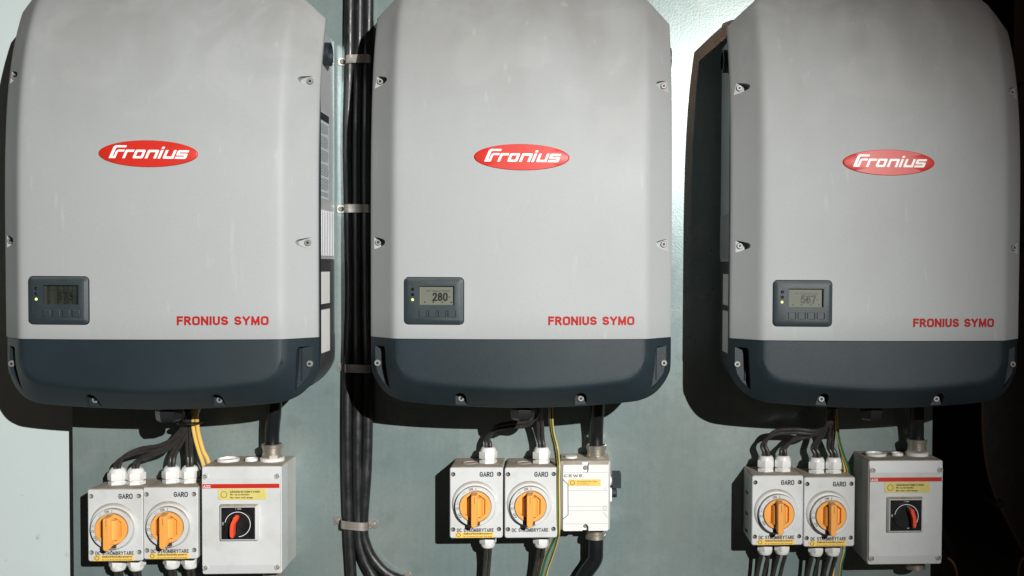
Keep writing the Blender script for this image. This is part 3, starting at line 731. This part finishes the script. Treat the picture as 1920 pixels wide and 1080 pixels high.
# ------------------------------------------------------------------ larger safety switch boxes with a red stripe
def safety_box(px, py, wpx, label, tilt_):
    D = .100; c = at(px, py, -D); W_, H_ = .1375, .1910; q = W_ / 149.; x0, z1 = c.x, c.z; cx, cz, z0 = x0 + W_ / 2, z1 - H_ / 2, z1 - H_; yl = -D
    T = thing('safety_switch_box', label, 'switch box', (cx, 0, z0), 'red striped safety switch boxes')
    part('base', plate(cx, cz, W_ - .0012, H_ - .0012, .003, -.0006, -.058, .001), BOXB, T)
    # lid with a shallow sloping band at the top and bottom
    mb = MB(); O_ = rr(cx, cz, W_, H_, .004, 4); R = [[(x, -.0585, z) for x, z in O_], [(x, yl + .0045, z) for x, z in O_]]
    I_ = rr(cx, cz, W_ - .002, H_ - .002, .0035, 4); R.append([(x, yl + .0032, z) for x, z in I_])
    mb.loft(R)
    part('lid', mb, BOXG, T)
    P = lambda a, b: (x0 + (a - 377) * q, z1 - (b - 875) * q)
    t1, t2 = P(0, 898.5)[1], P(0, 1064)[1]; xa, xb = x0 + .0015, x0 + W_ - .0015
    fm = MB(); ya = yl + .0030
    pts = [(z1 - .0015, ya), (t1, yl), (t2, yl), (z0 + .0015, ya)]
    fm.loft([[(x, ya + .002, pts[0][0])] + [(x, y, z) for z, y in pts] + [(x, ya + .002, pts[-1][0])] for x in (xa, xb)])
    face = part('lid_face', fm, BOXG, T, ang=4)
    for a in (384.5, 519):
        for b in (894, 1068):
            X, Z = P(a, b)
            ho = part('screw_collar', lathe([(.0052, .003), (.0052, -.0026), (.0040, -.0030), (.0036, .0)], (X, yl + .0015, Z), 'y', 18), BOXG, T)
            part('screw', lathe([(.0036, .001), (.0036, -.0008), (.0026, -.0016), (.0012, -.0016), (.001, -.0002)], (X, yl + .0012, Z), 'y', 12), STEEL, ho)
    a, b = P(379.5, 916.5), P(523, 908.2)
    st = part('red_stripe', quad(a[0], b[0], a[1], b[1], yl - .0004), REDL, T)
    a, b = P(381, 915.4), P(394.5, 910.2); part('stripe_lettering', strokes('ABB', a[0], b[0], a[1], b[1], yl - .0007, MB(), .18, .12), WHITEP, st)
    a, b = P(408.5, 938.5), P(498.5, 917.5)
    sk = part('sticker', plate((a[0] + b[0]) / 2, (a[1] + b[1]) / 2, b[0] - a[0], b[1] - a[1], .0006, yl - .0002, yl - .0008, .0001, 2), YEL2, T)
    sm = MB(); s0 = P(419.5, 928.2); ring_flat(s0[0], s0[1], .0048, .0056, yl - .0010, mb=sm)
    for tx, r0, r1, e in (('SÄKERHETSBRYTARE', 925, 920.6, 487), ('får ej användas', 930.8, 926.8, 467), ('för start och stopp', 936.8, 932.4, 474)):
        a, b = P(431, r0), P(e, r1); text(tx, a[0], b[0], a[1], b[1], yl - .0010, sm, bold=.05)
    part('sticker_print', sm, DARKP, sk)
    # rotary switch plate
    a, b = P(412.5, 1016.5), P(484.5, 946.5) ; fcx, fcz = (a[0] + b[0]) / 2, (a[1] + b[1]) / 2; fw = b[0] - a[0]; fh = b[1] - a[1]
    Q = rr(fcx, fcz, fw, fh, .002, 3); Q2 = rr(fcx, fcz, fw - .006, fh - .006, .0015, 3)
    pl = part('switch_plate', MB().loft([[(x, yl + .001, z) for x, z in Q], [(x, yl - .003, z) for x, z in Q], [(x, yl - .0085, z) for x, z in Q2]]), BOXG, T)
    part('switch_face', quad(fcx - fw / 2 + .0042, fcx + fw / 2 - .0042, fcz - fh / 2 + .0042, fcz + fh / 2 - .0042, yl - .0088), SWB, pl)
    dm = MB(); ring_flat(fcx, fcz - .001, .0213, .0222, yl - .0115, -85, 170, 40, dm)
    text('I  ON', fcx - .004, fcx + .005, fcz + .0245, fcz + .0268, yl - .0091, dm); text('OFF', fcx - .0285, fcx - .0235, fcz - .002, fcz + .001, yl - .0091, dm, rot=(fcx - .026, fcz, math.radians(80)))
    part('switch_disc', lathe([(.0240, -.008), (.0236, -.0112), (.001, -.0113)], (fcx, yl, fcz - .001), 'y', 40), SWB, pl)
    part('switch_print', dm, WHITEP, pl)
    # curved red handle
    hx, sg = (fcx - .0085, -1) if tilt_ < 0 else (fcx + .0085, 1)
    if tilt_ < 0: path = [(.0075, .0165), (.0050, .009), (.0010, .001), (.0, -.010), (.0, -.0215)]
    else: path = [(-.0030, .0155), (-.0018, .009), (.0010, .002), (.0025, -.006), (.0025, -.0190)]
    bx_ = fcx + (-.0060 if tilt_ < 0 else .0080)
    L_, R_ = [], []
    wd = .0036; S_ = cr([(bx_ + a, 0, fcz + b) for a, b in path], 4); n_ = len(S_)
    for i, p in enumerate(S_):
        t = (S_[min(i + 1, n_ - 1)] - S_[max(i - 1, 0)]).normalized(); nn = Vector((-t.z, 0, t.x)); k = wd * (1 if 1 < i < n_ - 2 else (.86 if i in (1, n_ - 2) else .5))
        L_.append((p.x + nn.x * k, p.z + nn.z * k)); R_.append((p.x - nn.x * k, p.z - nn.z * k))
    ol = L_ + R_[::-1]; mcx = sum(a for a, _ in ol) / len(ol); mcz = sum(b for _, b in ol) / len(ol)
    hb = MB().loft([[(a, yl - .011, b) for a, b in ol], [(a, yl - .024, b) for a, b in ol], [(mcx + (a - mcx) * .82, yl - .0265, mcz + (b - mcz) * .95) for a, b in ol]])
    part('handle', hb, REDH, pl)
    base_ = [(mcx + (a - mcx) * 1.45, mcz + (b - mcz) * 1.08) for a, b in ol]
    part('handle_bed', prism(base_, yl - .010, yl - .0150), SWB, pl)
    # top plugs, gland and bottom gland
    zt = z1 - .0008
    for off, rad in ((-.0400, .0195), (.0010, .0108)):
        part('knockout_plug', lathe([(rad, 0), (rad, .0045), (rad * .96, .0052), (rad * .84, .0052), (rad * .80, .0015), (.001, .0012)], (cx + off, -.046, zt), 'z', 28), GLAND, T)
    metal_gland(cx + .0385, -.046, zt, T, 1); metal_gland(cx + .0385, -.046, z0 + .0008, T, -1, False)
    return cx, z1, z0, cx + .0385, cx + .0385
A1 = safety_box(377, 875, 149, 'red-striped switch box with its pale right side showing, under the inverter reading 573', -1)
A3 = safety_box(1630, 864, 143, 'red-striped switch box by the dark corner, under the inverter reading 567', 1)

# ------------------------------------------------------------------ white switch box with side knob
def white_box():
    D = .080; a = at(1051, 866, -D); b = at(1144, 996, -D); x0, x1, z1, z0 = a.x, b.x, a.z, b.z; cx, cz = (x0 + x1) / 2, (z0 + z1) / 2
    q = (x1 - x0) / 93.; P = lambda u_, v: (x0 + (u_ - 1051) * q, z1 - (v - 866) * q)
    T = thing('side_knob_switch_box', 'white switch box with grey knobs on its right side, beside the earth wire', 'switch box', (cx, 0, z0))
    part('base', plate(cx, cz, x1 - x0, z1 - z0, .003, -.0006, -.046, .001), BOXW, T)
    O_ = rr(cx, cz, x1 - x0, z1 - z0, .003, 3); I_ = [(x0 + .005 + (x - x0) * ((x1 - x0) - .0085) / (x1 - x0), z0 + .001 + (z - z0) * ((z1 - z0) - .0065) / (z1 - z0)) for x, z in O_]
    lid = part('lid', MB().loft([[(x, -.0465, z) for x, z in O_], [(x, -D + .009, z) for x, z in O_], [(x, -D, z) for x, z in I_]]), BOXW, T)
    # screw slots, carved
    sx, sz = P(1097.5, 878); tx, tz = P(1098, 990)
    cs = [prism([(sx - .0055, sz + .02), (sx - .0055, sz - .004), (sx - .004, sz - .0075), (sx, sz - .009), (sx + .004, sz - .0075), (sx + .0055, sz - .004), (sx + .0055, sz + .02)], -D + .006, -D - .02),
          prism([(tx - .0055, tz - .02), (tx - .0055, tz + .002), (tx - .003, tz + .006), (tx, tz + .007), (tx + .003, tz + .006), (tx + .0055, tz + .002), (tx + .0055, tz - .02)], -D + .010, -D - .02)]
    cut(lid, cs)
    part('screw', lathe([(.0042, 0), (.0042, -.002), (.003, -.003), (.0013, -.003), (.001, -.001)], (sx, -D + .006, sz), 'y', 14), STEEL, T)
    part('screw', lathe([(.0038, 0), (.0038, -.002), (.003, -.003), (.0013, -.003)], (tx, -D + .010, tz + .002), 'y', 14), HOLE, T)
    gm = MB()
    def ln(pts, th=.0005):
        for (u0, v0), (u1, v1) in zip(pts[:-1], pts[1:]):
            A_, B_ = Vector(P(u0, v0)), Vector(P(u1, v1)); d = (B_ - A_).normalized(); n_ = Vector((-d.y, d.x)) * th / 2; 
            gm.add([(p.x, -D - .0004, p.y) for p in (A_ - n_, B_ - n_, B_ + n_, A_ + n_)], [(0, 1, 2, 3)])
    ln([(1056, 899), (1065, 908), (1065.5, 965), (1056, 973)], .0011)
    part('lid_notch_line', gm, DARKP, lid)
    gm = MB()
    for v in (886, 919.5, 949.5, 957.5, 982): ln([(1066 if v < 980 and v > 890 else 1058, v), (1139, v)], .0005)
    ln([(1131, 961), (1140, 971)], .0006); ln([(1134, 913), (1134, 921)], .0005)
    c_ = P(1134, 953); ring_flat(c_[0], c_[1], .0026, .0032, -D - .0004, mb=gm)
    part('lid_groove', gm, GREYP, lid)
    a_, b_ = P(1058, 894.5), P(1091.5, 889.5); part('lid_lettering', strokes('CEWE', a_[0], b_[0], a_[1], b_[1], -D - .0005, MB(), .2, .16), DARKP, lid)
    a_, b_ = P(1066, 911), P(1126, 898.8)
    sk = part('sticker', plate((a_[0] + b_[0]) / 2, (a_[1] + b_[1]) / 2, b_[0] - a_[0], b_[1] - a_[1], .0004, -D - .0003, -D - .0008, .0001, 1), YEL, T)
    sm = MB(); s0 = P(1073.5, 905); ring_flat(s0[0], s0[1], .0034, .0043, -D - .0010, mb=sm)
    for tx_, r0, r1, e in (('SÄKERHETSBRYTARE', 904, 901, 1119), ('får ej användas', 907, 904.9, 1101), ('för start och stopp', 910, 907.8, 1104)):
        u, v = P(1082, r0), P(e, r1); text(tx_, u[0], v[0], u[1], v[1], -D - .0010, sm)
    part('sticker_print', sm, DARKP, sk)
    # knobs on the right side, axis along x
    k1, k2 = P(1150, 907)[1], P(1150, 933)[1]
    kb = MB(); lathe([(.012, -.001), (.012, .005), (.011, .0055)], (x1, -.045, k1), 'x', 20, kb)
    part('knob_boss', kb, BOXW, T)
    part('side_knob', box(x1 + .005, x1 + .0205, -.062, -.028, k1 - .0130, k1 + .0125), SLATE, T)
    part('small_knob_boss', box(x1 - .001, x1 + .004, -.056, -.034, k2 - .013, k2 + .012), BOXW, T)
    part('side_plug', lathe([(.0082, .003), (.0082, .0125), (.0072, .0135)], (x1, -.045, k2), 'x', 16), SLATE, T)
    px_ = P(1071, 0)[0]
    part('knockout_plug', lathe([(.0115, 0), (.0115, .0040), (.0095, .0045), (.001, .004)], (px_, -.040, z1 - .0006), 'z', 24), GLAND, T)
    gx = P(1119, 0)[0]
    metal_gland(gx, -.040, z1 - .0006, T, 1, False); metal_gland(gx - .0005, -.040, z0 + .0006, T, -1, False)
    return cx, z1, z0, gx
C2 = white_box()

# ------------------------------------------------------------------ cables
def pt(px, py, Y): return tuple(at(px, py, Y))
def cable(pts, rad, m, label, grp=None, n=12, seg=None, name='cable', k=8, twist=0.):
    o = tube(pts, rad, n, k, seg_m=seg, twist=twist); p = pts[-1]
    return solo(name, o, m, label, 'cable', (p[0], p[1], min(p[2], pts[0][2])), grp, ang=60)
# three thick risers between the left and middle inverters
for i, (pxs, lab) in enumerate((((657.5, 656, 655.5, 652, 654, 656, 652, 651, 654, 660), 'left of the three thick black cables rising between the left and middle inverters'),
                               ((675, 674, 673, 670, 670, 670, 671, 670, 672, 690), 'middle one of the three thick black cables rising between the left and middle inverters'),
                               ((692.5, 691, 689.5, 687.5, 687, 688, 690, 688.5, 692, 0), 'right one of the three thick black cables rising, curving away right at the bottom'))):
    ys = (-60, 40, 115, 250, 392, 560, 690, 860, 980, 1060); pts = [pt(a, b, -.0125) for a, b in zip(pxs, ys)]
    if i == 0: pts = pts[:-1] + [pt(657, 1040, -.0125), pt(664, 1110, -.0125), pt(690, 1190, -.0125)]
    if i == 1: pts = pts[:-1] + [pt(674, 1020, -.0125), pt(690, 1065, -.0125), pt(722, 1105, -.0125), pt(790, 1135, -.0125)]
    if i == 2: pts = pts[:-2] + [pt(681, 980, -.0125), pt(686, 1020, -.0125), pt(703, 1052, -.0125), pt(735, 1080, -.0125), pt(800, 1100, -.0125), pt(900, 1112, -.0125)]
    pts[8 if i < 2 else 8] = pts[8]
    cable(pts, .0094, BLACK, lab, 'thick black riser cables', 16)
def clamp(pl_, pr_, py, dy, label):
    a, b = at(pl_, py, -.001), at(pr_, py + dy, -.001); w2 = .0075; x0, x1 = a.x, b.x; sl = (b.z - a.z) / (x1 - x0)
    T = thing('pipe_clamp', label, 'cable clamp', ((x0 + x1) / 2, 0, min(a.z, b.z) - w2), 'steel clamps holding the thick black cables')
    prof = [(x0 + .0135, -.0012), (x0 + .0150, -.006), (x0 + .0160, -.0190), (x0 + .0190, -.0232), (x0 + .030, -.0250), (x1 - .030, -.0250), (x1 - .0190, -.0232), (x1 - .0160, -.0190), (x1 - .0150, -.006), (x1 - .0135, -.0012)]
    S_ = [Vector((x, y, 0)) for x, y in prof]; R = []
    for i, p in enumerate(S_):
        t = (S_[min(i + 1, len(S_) - 1)] - S_[max(i - 1, 0)]).normalized(); n_ = Vector((t.y, -t.x, 0)) * .0012; z = a.z + (p.x - x0) * sl
        R.append([(p.x, p.y, z - w2), (p.x, p.y, z + w2), (p.x + n_.x, p.y + n_.y, z + w2), (p.x + n_.x, p.y + n_.y, z - w2)])
    part('band', MB().loft(R), BAND, T, ang=50)
    for X in (x0 + .0065, x1 - .0065):
        z = a.z + (X - x0) * sl
        e = part('ear', plate(X, z, .0165, .0155, .0045, -.0006, -.0024, .0005), BAND, T)
        part('screw', lathe([(.0048, 0), (.0046, -.002), (.0030, -.0034), (.0014, -.0034), (.001, -.001)], (X, -.0022, z), 'y', 14), STEEL, e)
clamp(636, 714, 116, -2, 'topmost steel clamp round the three black cables, partly behind the middle inverter')
clamp(633, 712, 392, 0, 'steel clamp on the black cables level with the side fins of the left inverter')
clamp(634, 714, 688, 2, 'shaded steel clamp on the black cables level with the slate connection covers')
clamp(628, 707, 976, 8, 'lowest steel clamp round the three black cables, on open plate with both screws showing')
e = at(764, 1083, 0)
bt = thing('fixing_bracket', 'small steel bracket end on the plate at the lower edge, right of the curving cable', 'bracket', (e.x, 0, e.z - .012))
part('bracket_tab', plate(e.x, e.z - .002, .014, .022, .003, -.0006, -.003, .0004), BAND, bt); screw((e.x, -.003, e.z), .0042, bt)

# twin DC cables into the glands of each isolator and out below
def twin(gx, gz, path, Y0, lab, grp, dx=.0036, rad=.0037, m=None):
    """two flat-lying cores as one pair per gland"""
    for s, w_ in ((-1, 'left'), (1, 'right')):
        pts = [(p[0] + s * dx * (q[1] if len(q) > 1 else 1), p[1] - .001 * s, p[2] + s * dx * (q[0] if q else 0)) for p, q in path]
        cable(pts, rad, m or CABGR, lab.replace('#', w_), grp, 10, name='solar_cable')
YG = -.046
def up(B, i, pxs, lab, grp):
    gx = B[3][i]; z = B[1]
    path = [((gx, YG, z + .018), ()), ((gx, YG, z + .034), ())] + [(pt(a, b, y), q) for a, b, y, q in pxs]
    twin(gx, z, path, YG, lab, grp)
g1 = 'solar cables of the left pair of isolators'
up(B1, 0, [(232, 857, -.05, (.5, .6)), (262, 845, -.055, (.9, .2)), (300, 838, -.06, (.9, .3)), (330, 818, -.07, (.3, .8)), (345, 797, -.075, (0, .4)), (349, 770, -.09, (0, .3))], '# core of the pair looping farthest left into the leftmost isolator', g1)
up(B1, 1, [(262, 861, -.05, (.5, .7)), (285, 851, -.06, (.9, .3)), (315, 840, -.065, (.8, .4)), (338, 818, -.072, (.3, .8)), (348, 797, -.078, (0, .4)), (351, 770, -.09, (0, .3))], '# core of the pair looping into the second gland of the leftmost isolator', g1)
up(B2, 0, [(326, 850, -.045, (.1, 1)), (342, 822, -.06, (.1, 1)), (349, 797, -.07, (0, .6)), (351, 770, -.085, (0, .5))], '# core slanting into the first gland of the second isolator from the left', g1)
up(B2, 1, [(355, 850, -.045, ()), (354, 822, -.06, ()), (353, 797, -.07, (0, .8)), (353, 770, -.085, (0, .5))], '# core dropping straight into the gland next to the yellow earth wires', g1)
g2 = 'solar cables of the middle pair of isolators'
up(B3, 0, [(914, 822, -.04, (.3, .6)), (930, 803, -.06, (.9, .4)), (958, 797, -.07, (1, 0)), (985, 795, -.08, (1, 0)), (1004, 782, -.09, (.4, .5)), (1006, 755, -.10, (0, .5))], '# core of the pair looping under the middle knob to the isolator with sticker', g2)
up(B4, 0, [(1014, 822, -.045, ()), (1013, 795, -.06, (0, .9)), (1011, 770, -.085, (0, .8)), (1010, 750, -.1, (0, .8))], '# core dropping straight to the isolator without a sticker', g2)
g3 = 'solar cables of the right pair of isolators'
up(B5, 0, [(1432, 832, -.045, (.5, .7)), (1452, 812, -.055, (.9, .3)), (1490, 808, -.065, (.9, .1)), (1530, 810, -.075, (.8, .3)), (1552, 795, -.09, (.4, .4)), (1556, 765, -.1, (0, .4))], '# core of the highest loop, into the far left gland under the inverter reading 567', g3)
up(B5, 1, [(1470, 840, -.045, (.4, .8)), (1492, 822, -.055, (.8, .5)), (1522, 815, -.065, (.8, .3)), (1546, 803, -.08, (.5, .4)), (1556, 790, -.09, (.2, .4)), (1558, 765, -.1, (0, .4))], '# core of the lower loop, into the second gland under the inverter reading 567', g3)
up(B6, 0, [(1527, 838, -.045, (.2, .9)), (1540, 815, -.06, (.2, .9)), (1550, 795, -.08, (0, .6)), (1556, 765, -.1, (0, .5))], '# core slanting into the third gland under the inverter reading 567', g3)
up(B6, 1, [(1557, 838, -.045, ()), (1559, 815, -.06, ()), (1560, 795, -.08, (0, .6)), (1560, 765, -.1, (0, .5))], '# core dropping into the fourth gland beside the green earth wires', g3)
def down(B, i, dpx, lab, grp, dx=.0045):
    gx = B[3][i]; z = B[2]
    path = [((gx, YG, z - .015), ()), ((gx, YG, z - .03), ()), ((gx + dpx * .4, YG + .01, z - .06), ()), ((gx + dpx, YG + .015, z - .11), ()), ((gx + dpx, YG + .015, z - .2), ())]
    twin(gx, z, path, YG, lab, grp, dx)
for B, nm in ((B1, 'the leftmost isolator'), (B2, 'the isolator beside the left red-striped box')):
    down(B, 0, -.004, '# core leaving the first bottom gland of ' + nm, 'cables leaving the isolators below'); down(B, 1, -.002, '# core leaving the second bottom gland of ' + nm, 'cables leaving the isolators below')
down(B3, 0, -.006, '# core leaving below the isolator with sticker in the middle', 'cables leaving the isolators below', .0038)
down(B4, 0, -.012, '# core leaving below the isolator without sticker', 'cables leaving the isolators below', .0042)
for B, nm in ((B5, 'the left isolator under the inverter reading 567'), (B6, 'the isolator beside the right red-striped box')):
    down(B, 0, -.010, '# core leaving the first bottom gland of ' + nm, 'cables leaving the isolators below', .0062); down(B, 1, -.012, '# core leaving the second bottom gland of ' + nm, 'cables leaving the isolators below', .0062)
# thick AC cables
def ac(gx, y, z, top, lab):
    cable([(gx, y, z + .016), (gx, y, z + .05), (top[0], -.06, z + .11), (top[0], -.07, z + .2)], .0125, BLACKM, lab, 'thick supply cables into the metal glands', 18)
ac(A1[3], -.046, A1[1], (at(515, 760, -.06).x,), 'thick black cable entering the metal gland of the left red-striped box')
ac(C2[3], -.040, C2[1], (at(1121, 760, -.06).x,), 'thick black cable entering the metal gland of the white box')
ac(A3[3], -.046, A3[1], (at(1719, 760, -.06).x,), 'thick black cable entering the metal gland of the right red-striped box')
z = C2[2]
cable([(C2[3], -.040, z - .012), (C2[3], -.040, z - .045), (C2[3] - .002, -.038, z - .065), pt(1098, 1075, -.035), pt(1078, 1105, -.03), pt(1040, 1140, -.03)], .0138, BLACKM, 'thick black cable curving down left from the white box', None, 18)
# earth wires: green and yellow
SEG = [1, 1, 1, 1, 0, 0, 0, 0, 1, 1, 0, 0]
def earth(pts, lab, grp, rot=0, rad=.0031):
    s = SEG[rot:] + SEG[:rot]
    cable(pts, rad, [GREEN, YELW], lab, grp, 12, seg=s, name='earth_wire', k=10)
YS = [0] + [1] * 11
for i, o in enumerate((0, 8.5)):
    p = [pt(372 + o * .7, 755, -.10), pt(364 + o * .6, 775, -.09), pt(361 + o, 792, -.078), pt(364 + o, 815, -.07), pt(372 + o * 1.05, 845, -.06), pt(381 + o * 1.1, 872 - o * .8, -.05), pt(388 + o * 1.1, 905, -.035), pt(380, 1000, -.03)]
    cable(p, .0037, [GREEN, YELW], ('left' if i == 0 else 'right') + ' yellow earth wire dropping behind the left red-striped box', 'earth wires under the inverter reading 573', 12, seg=YS if i == 0 else [1] * 12, name='earth_wire')
earth([pt(1033, 755, -.10), pt(1034.5, 790, -.085), pt(1037, 812, -.075), pt(1044, 840, -.065), pt(1047.5, 870, -.088), pt(1047, 900, -.09), pt(1047.5, 985, -.088), pt(1045, 1010, -.07), pt(1034, 1045, -.05), pt(1024, 1075, -.04), pt(1015, 1130, -.03)], 'front green and yellow earth wire running between the sticker-less isolator and the white box', 'earth wires beside the white box', 11)
earth([pt(1031, 755, -.10), pt(1032, 790, -.08), pt(1034.5, 815, -.068), pt(1041, 845, -.055), pt(1044, 880, -.075), pt(1043.5, 985, -.075), pt(1038, 1010, -.06), pt(1025, 1040, -.045), pt(1015, 1075, -.035), pt(1004, 1130, -.03)], 'rear green and yellow earth wire beside the white box, showing mostly green', 'earth wires beside the white box', 7)
earth([pt(1566, 765, -.10), pt(1569, 800, -.08), pt(1572, 822, -.07), pt(1580, 850, -.06), pt(1590, 880, -.05), pt(1592, 920, -.03), pt(1585, 1010, -.03), pt(1582, 1040, -.035), pt(1577, 1062, -.035), pt(1573, 1120, -.03)], 'green earth wire with yellow stripe right of the fourth gland', 'earth wires beside the right red-striped box', 7)
earth([pt(1568, 765, -.10), pt(1570, 800, -.08), pt(1573, 825, -.065), pt(1577, 850, -.055), pt(1583, 880, -.045), pt(1580, 920, -.03), pt(1574, 1010, -.03), pt(1570, 1040, -.035), pt(1563, 1062, -.035), pt(1560, 1120, -.03)], 'yellow-showing earth wire passing below the right pair of isolators', 'earth wires beside the right red-striped box', 9)
# cable ties
tp = at(352, 792, -.078)
solo('cable_tie', lathe([(.021, -.0016), (.0225, -.0010), (.0225, .0012), (.021, .0018)], (tp.x + .004, tp.y, tp.z), 'z', 22), BLACKM, 'black cable tie binding the solar cables and yellow wires under the inverter reading 573', 'cable tie', (tp.x, tp.y, tp.z))

# ------------------------------------------------------------------ the dark corner at the right
YC = -.10
ctl = [(1905, -200), (1900, 100), (1893, 500), (1862, 660), (1845, 740), (1845, 800), (1852, 880), (1872, 945), (1903, 1010), (1940, 1070), (2000, 1110), (2300, 1160)]
cv = cr([pt(a, b, .16) for a, b in ctl], 6)
ot = [(p.x, p.z) for p in cv] + [(3.0, cv[-1].z), (3.0, cv[0].z)]
cb = thing('shaded_inverter_standin', 'shade-coloured fourth inverter cabinet with a rounded lower corner at the right edge', 'standin', (1.6, .3, cv[-1].z))  # simplified shape added for a fourth inverter in deep shade
part('standin_body', prism(ot, .40, .16), INVSHADE, cb)
for py in (158, 460):
    p = at(1913, py, .16); part('screw', lathe([(.007, 0), (.007, -.003), (.004, -.005), (.002, -.002)], (p.x, .16, p.z), 'y', 12), SWB, cb)
cable([pt(1842, 740, .12), pt(1842, 800, .12), pt(1849, 870, .12), pt(1866, 930, .12), pt(1893, 985, .12), pt(1925, 1045, .12), pt(1960, 1110, .12)], .0042, RIMLIT, 'lit rim drawn as a thin brown tube along the rounded corner of the dark cabinet', None, 10)  # tube added to draw the lit rim of the shaded unit
cp = at(1872, 943, .115); solo('cable_clip', plate(cp.x, cp.z, .022, .012, .002, .159, .105, .001), BLACKM, 'black clip pinning the brown rim tube', 'clip', (cp.x, .15, cp.z))
cable([pt(1925, 1042, .05), pt(1914, 1052, .05), pt(1909, 1075, .05), pt(1912, 1120, .05)], .0032, AMBER, 'amber wire bending down at the lower right corner', None, 10)
cable([pt(1776, 1046, .05), pt(1784, 1052, .05), pt(1790, 1062, .05), pt(1795, 1085, .06), pt(1800, 1130, .06)], .0030, AMBER, 'short amber wire right of the right red-striped box', None, 10)
